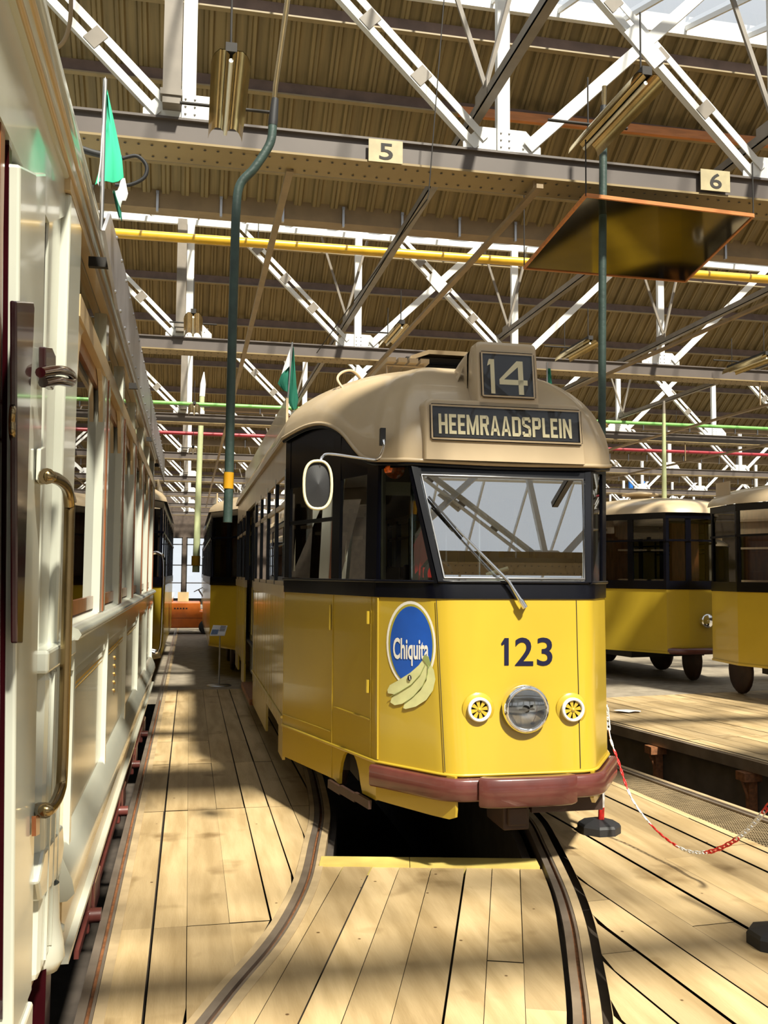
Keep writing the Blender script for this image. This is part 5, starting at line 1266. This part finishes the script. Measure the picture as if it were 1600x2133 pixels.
def at_len(s):
    for i in range(len(L_)-1):
        if s <= L_[i+1]: return path[i].lerp(path[i+1],(s-L_[i])/(L_[i+1]-L_[i]))
    return path[-1]
pitch = .034; n = int(L_[-1]/pitch); k = 0
while k < n:
    a, b = at_len(k*pitch), at_len((k+1)*pitch); c_ = (a+b)/2; d = (b-a).normalized(); s_ = d.cross(Vector((0,0,1))).normalized(); u_2 = s_.cross(d)
    w_ = s_ if k % 2 == 0 else u_2
    w_ = (w_*.8+(u_2 if k%2==0 else s_)*.5).normalized()
    pts = []
    for i in range(12):
        an = 2*math.pi*i/12; ca, sa = math.cos(an), math.sin(an)
        pts.append(c_ + d*(.0135*(1 if ca>0 else -1)*(abs(ca)>.05)+.010*ca) + w_*.0095*sa)
    m = MB(); m.tube(pts+[pts[0]], .0038, 6, cap=False)
    m.build('chain_link', 'whiteplastic' if (k//8) % 2 == 0 else 'red', t); k += 1
# information stand in the aisle
c = PZ(456,1428,0); t = thing('information_stand', c, 'slim information stand with a tilted white sheet in the aisle', 'stand')
m = MB(); m.lathe(c,(0,0,1),[(.0,.012),(.17,.010),(.18,0)],24); m.build('stand_foot', 'steel', t)
tz = PY(456,1318,c.y).z; m = MB(); m.tube([(c.x,c.y,.01),(c.x,c.y,tz)],.012,8); m.build('stand_pole', 'steel', t)
m = MB(); q = [PY(437,1323,c.y-.06),PY(468,1323,c.y-.06),PY(474,1303,c.y+.10),PY(444,1302,c.y+.10)]; m.prism(q,(0,0,-.012)); bd = m.build('sheet_board', 'paper', t)
def bq(u, v, o=.002): return q[0].lerp(q[1],u).lerp(q[3].lerp(q[2],u),v)+Vector((0,-.0,o))
m = MB(); m.add([bq(.05,.06),bq(.5,.06),bq(.5,.55),bq(.05,.55)],[(0,1,2,3)]); m.build('printed_picture', 'paperblue', bd)
m = MB()
for v in (.85,.7,.55,.4): m.add([bq(.55,v),bq(.92,v),bq(.92,v+.07),bq(.55,v+.07)],[(0,1,2,3)])
m.build('printed_lines', 'navy', bd)
# forklift far down the aisle
f0c = Vector((.0,25.4,0)); t = thing('forklift', f0c, 'orange electric forklift parked sideways at the end of the aisle', 'forklift')
x0, x1, y = -1.0, .40, 25.2
m = MB(); m.prism([(x0,y,.16),(x1+.25,y,.16),(x1+.25,y,.42),(x1,y,.60),(x1-.1,y,.62),(x1-.1,y,.84),(x0+.05,y,.84),(x0,y,.78)],(0,.95,0)); m.build('forklift_body', 'orange', t, bevel=.03)
m = MB(); m.box((x0+.5,y-.004,.60),(x0+.505,y,.82)); m.box((x0+.1,y-.005,.42),(x1,y,.425)); m.build('body_seam', 'dark', t)
for i in range(5):
    m = MB(); m.box((x0+.62+.075*i,y-.006,.655),(x0+.665+.075*i,y-.002,.69)); m.build('blurred_letter', 'dark', t)
for xx in (x0+.28, x1+.05):
    for yy in (y-.02, y+.80):
        m = MB(); m.lathe((xx,yy,.19),(0,1,0),[(0,0),(.10,0),(.12,.01),(.19,.0),(.19,.16),(0,.16)],20); m.build('wheel', 'rubber', t)
m = MB(); m.box((x0+.02,y+.3,.84),(x0+.55,y+.75,.98)); m.box((x0+.02,y+.3,.98),(x0+.14,y+.75,1.35)); m.build('seat', 'rubber', t, bevel=.03)
m = MB(); m.lathe((x1-.15,y+.45,1.15),(-.5,0,1),[(.13,0),(.15,.01),(.13,.02)],18); m.tube([(x1-.15,y+.45,1.15),(x1+.05,y+.45,.84)],.02,8); m.build('steering_wheel', 'dark', t)
m = MB()
for yy in (y+.2,y+.7): m.box((x1+.25,yy,.1),(x1+.35,yy+.08,1.7))
for z in (.3,.9,1.6): m.box((x1+.26,y+.2,z),(x1+.34,y+.78,z+.06))
m.build('mast', 'dark', t)
for yy in (y+.25,y+.62): m = MB(); m.box((x1+.36,yy,.05),(x1+1.1,yy+.1,.09)); m.build('fork_tine', 'dark', t)
for lab, x, w, mk in (('white bucket standing on the forklift', -.52, .13, 'whiteplastic'), ('beige cardboard box standing on the forklift', -.15, .14, 'buff')):
    m = MB()
    if mk == 'buff': m.box((x-w,y+.1,.845),(x+w,y+.4,1.095))
    else: m.lathe((x,y+.15,.845),(0,0,1),[(0,0),(.11,0),(.14,.24),(.13,.24),(.10,.02)],18)
    tag(m.build('cardboard_box' if mk == 'buff' else 'bucket', mk), lab, 'box' if mk == 'buff' else 'bucket')
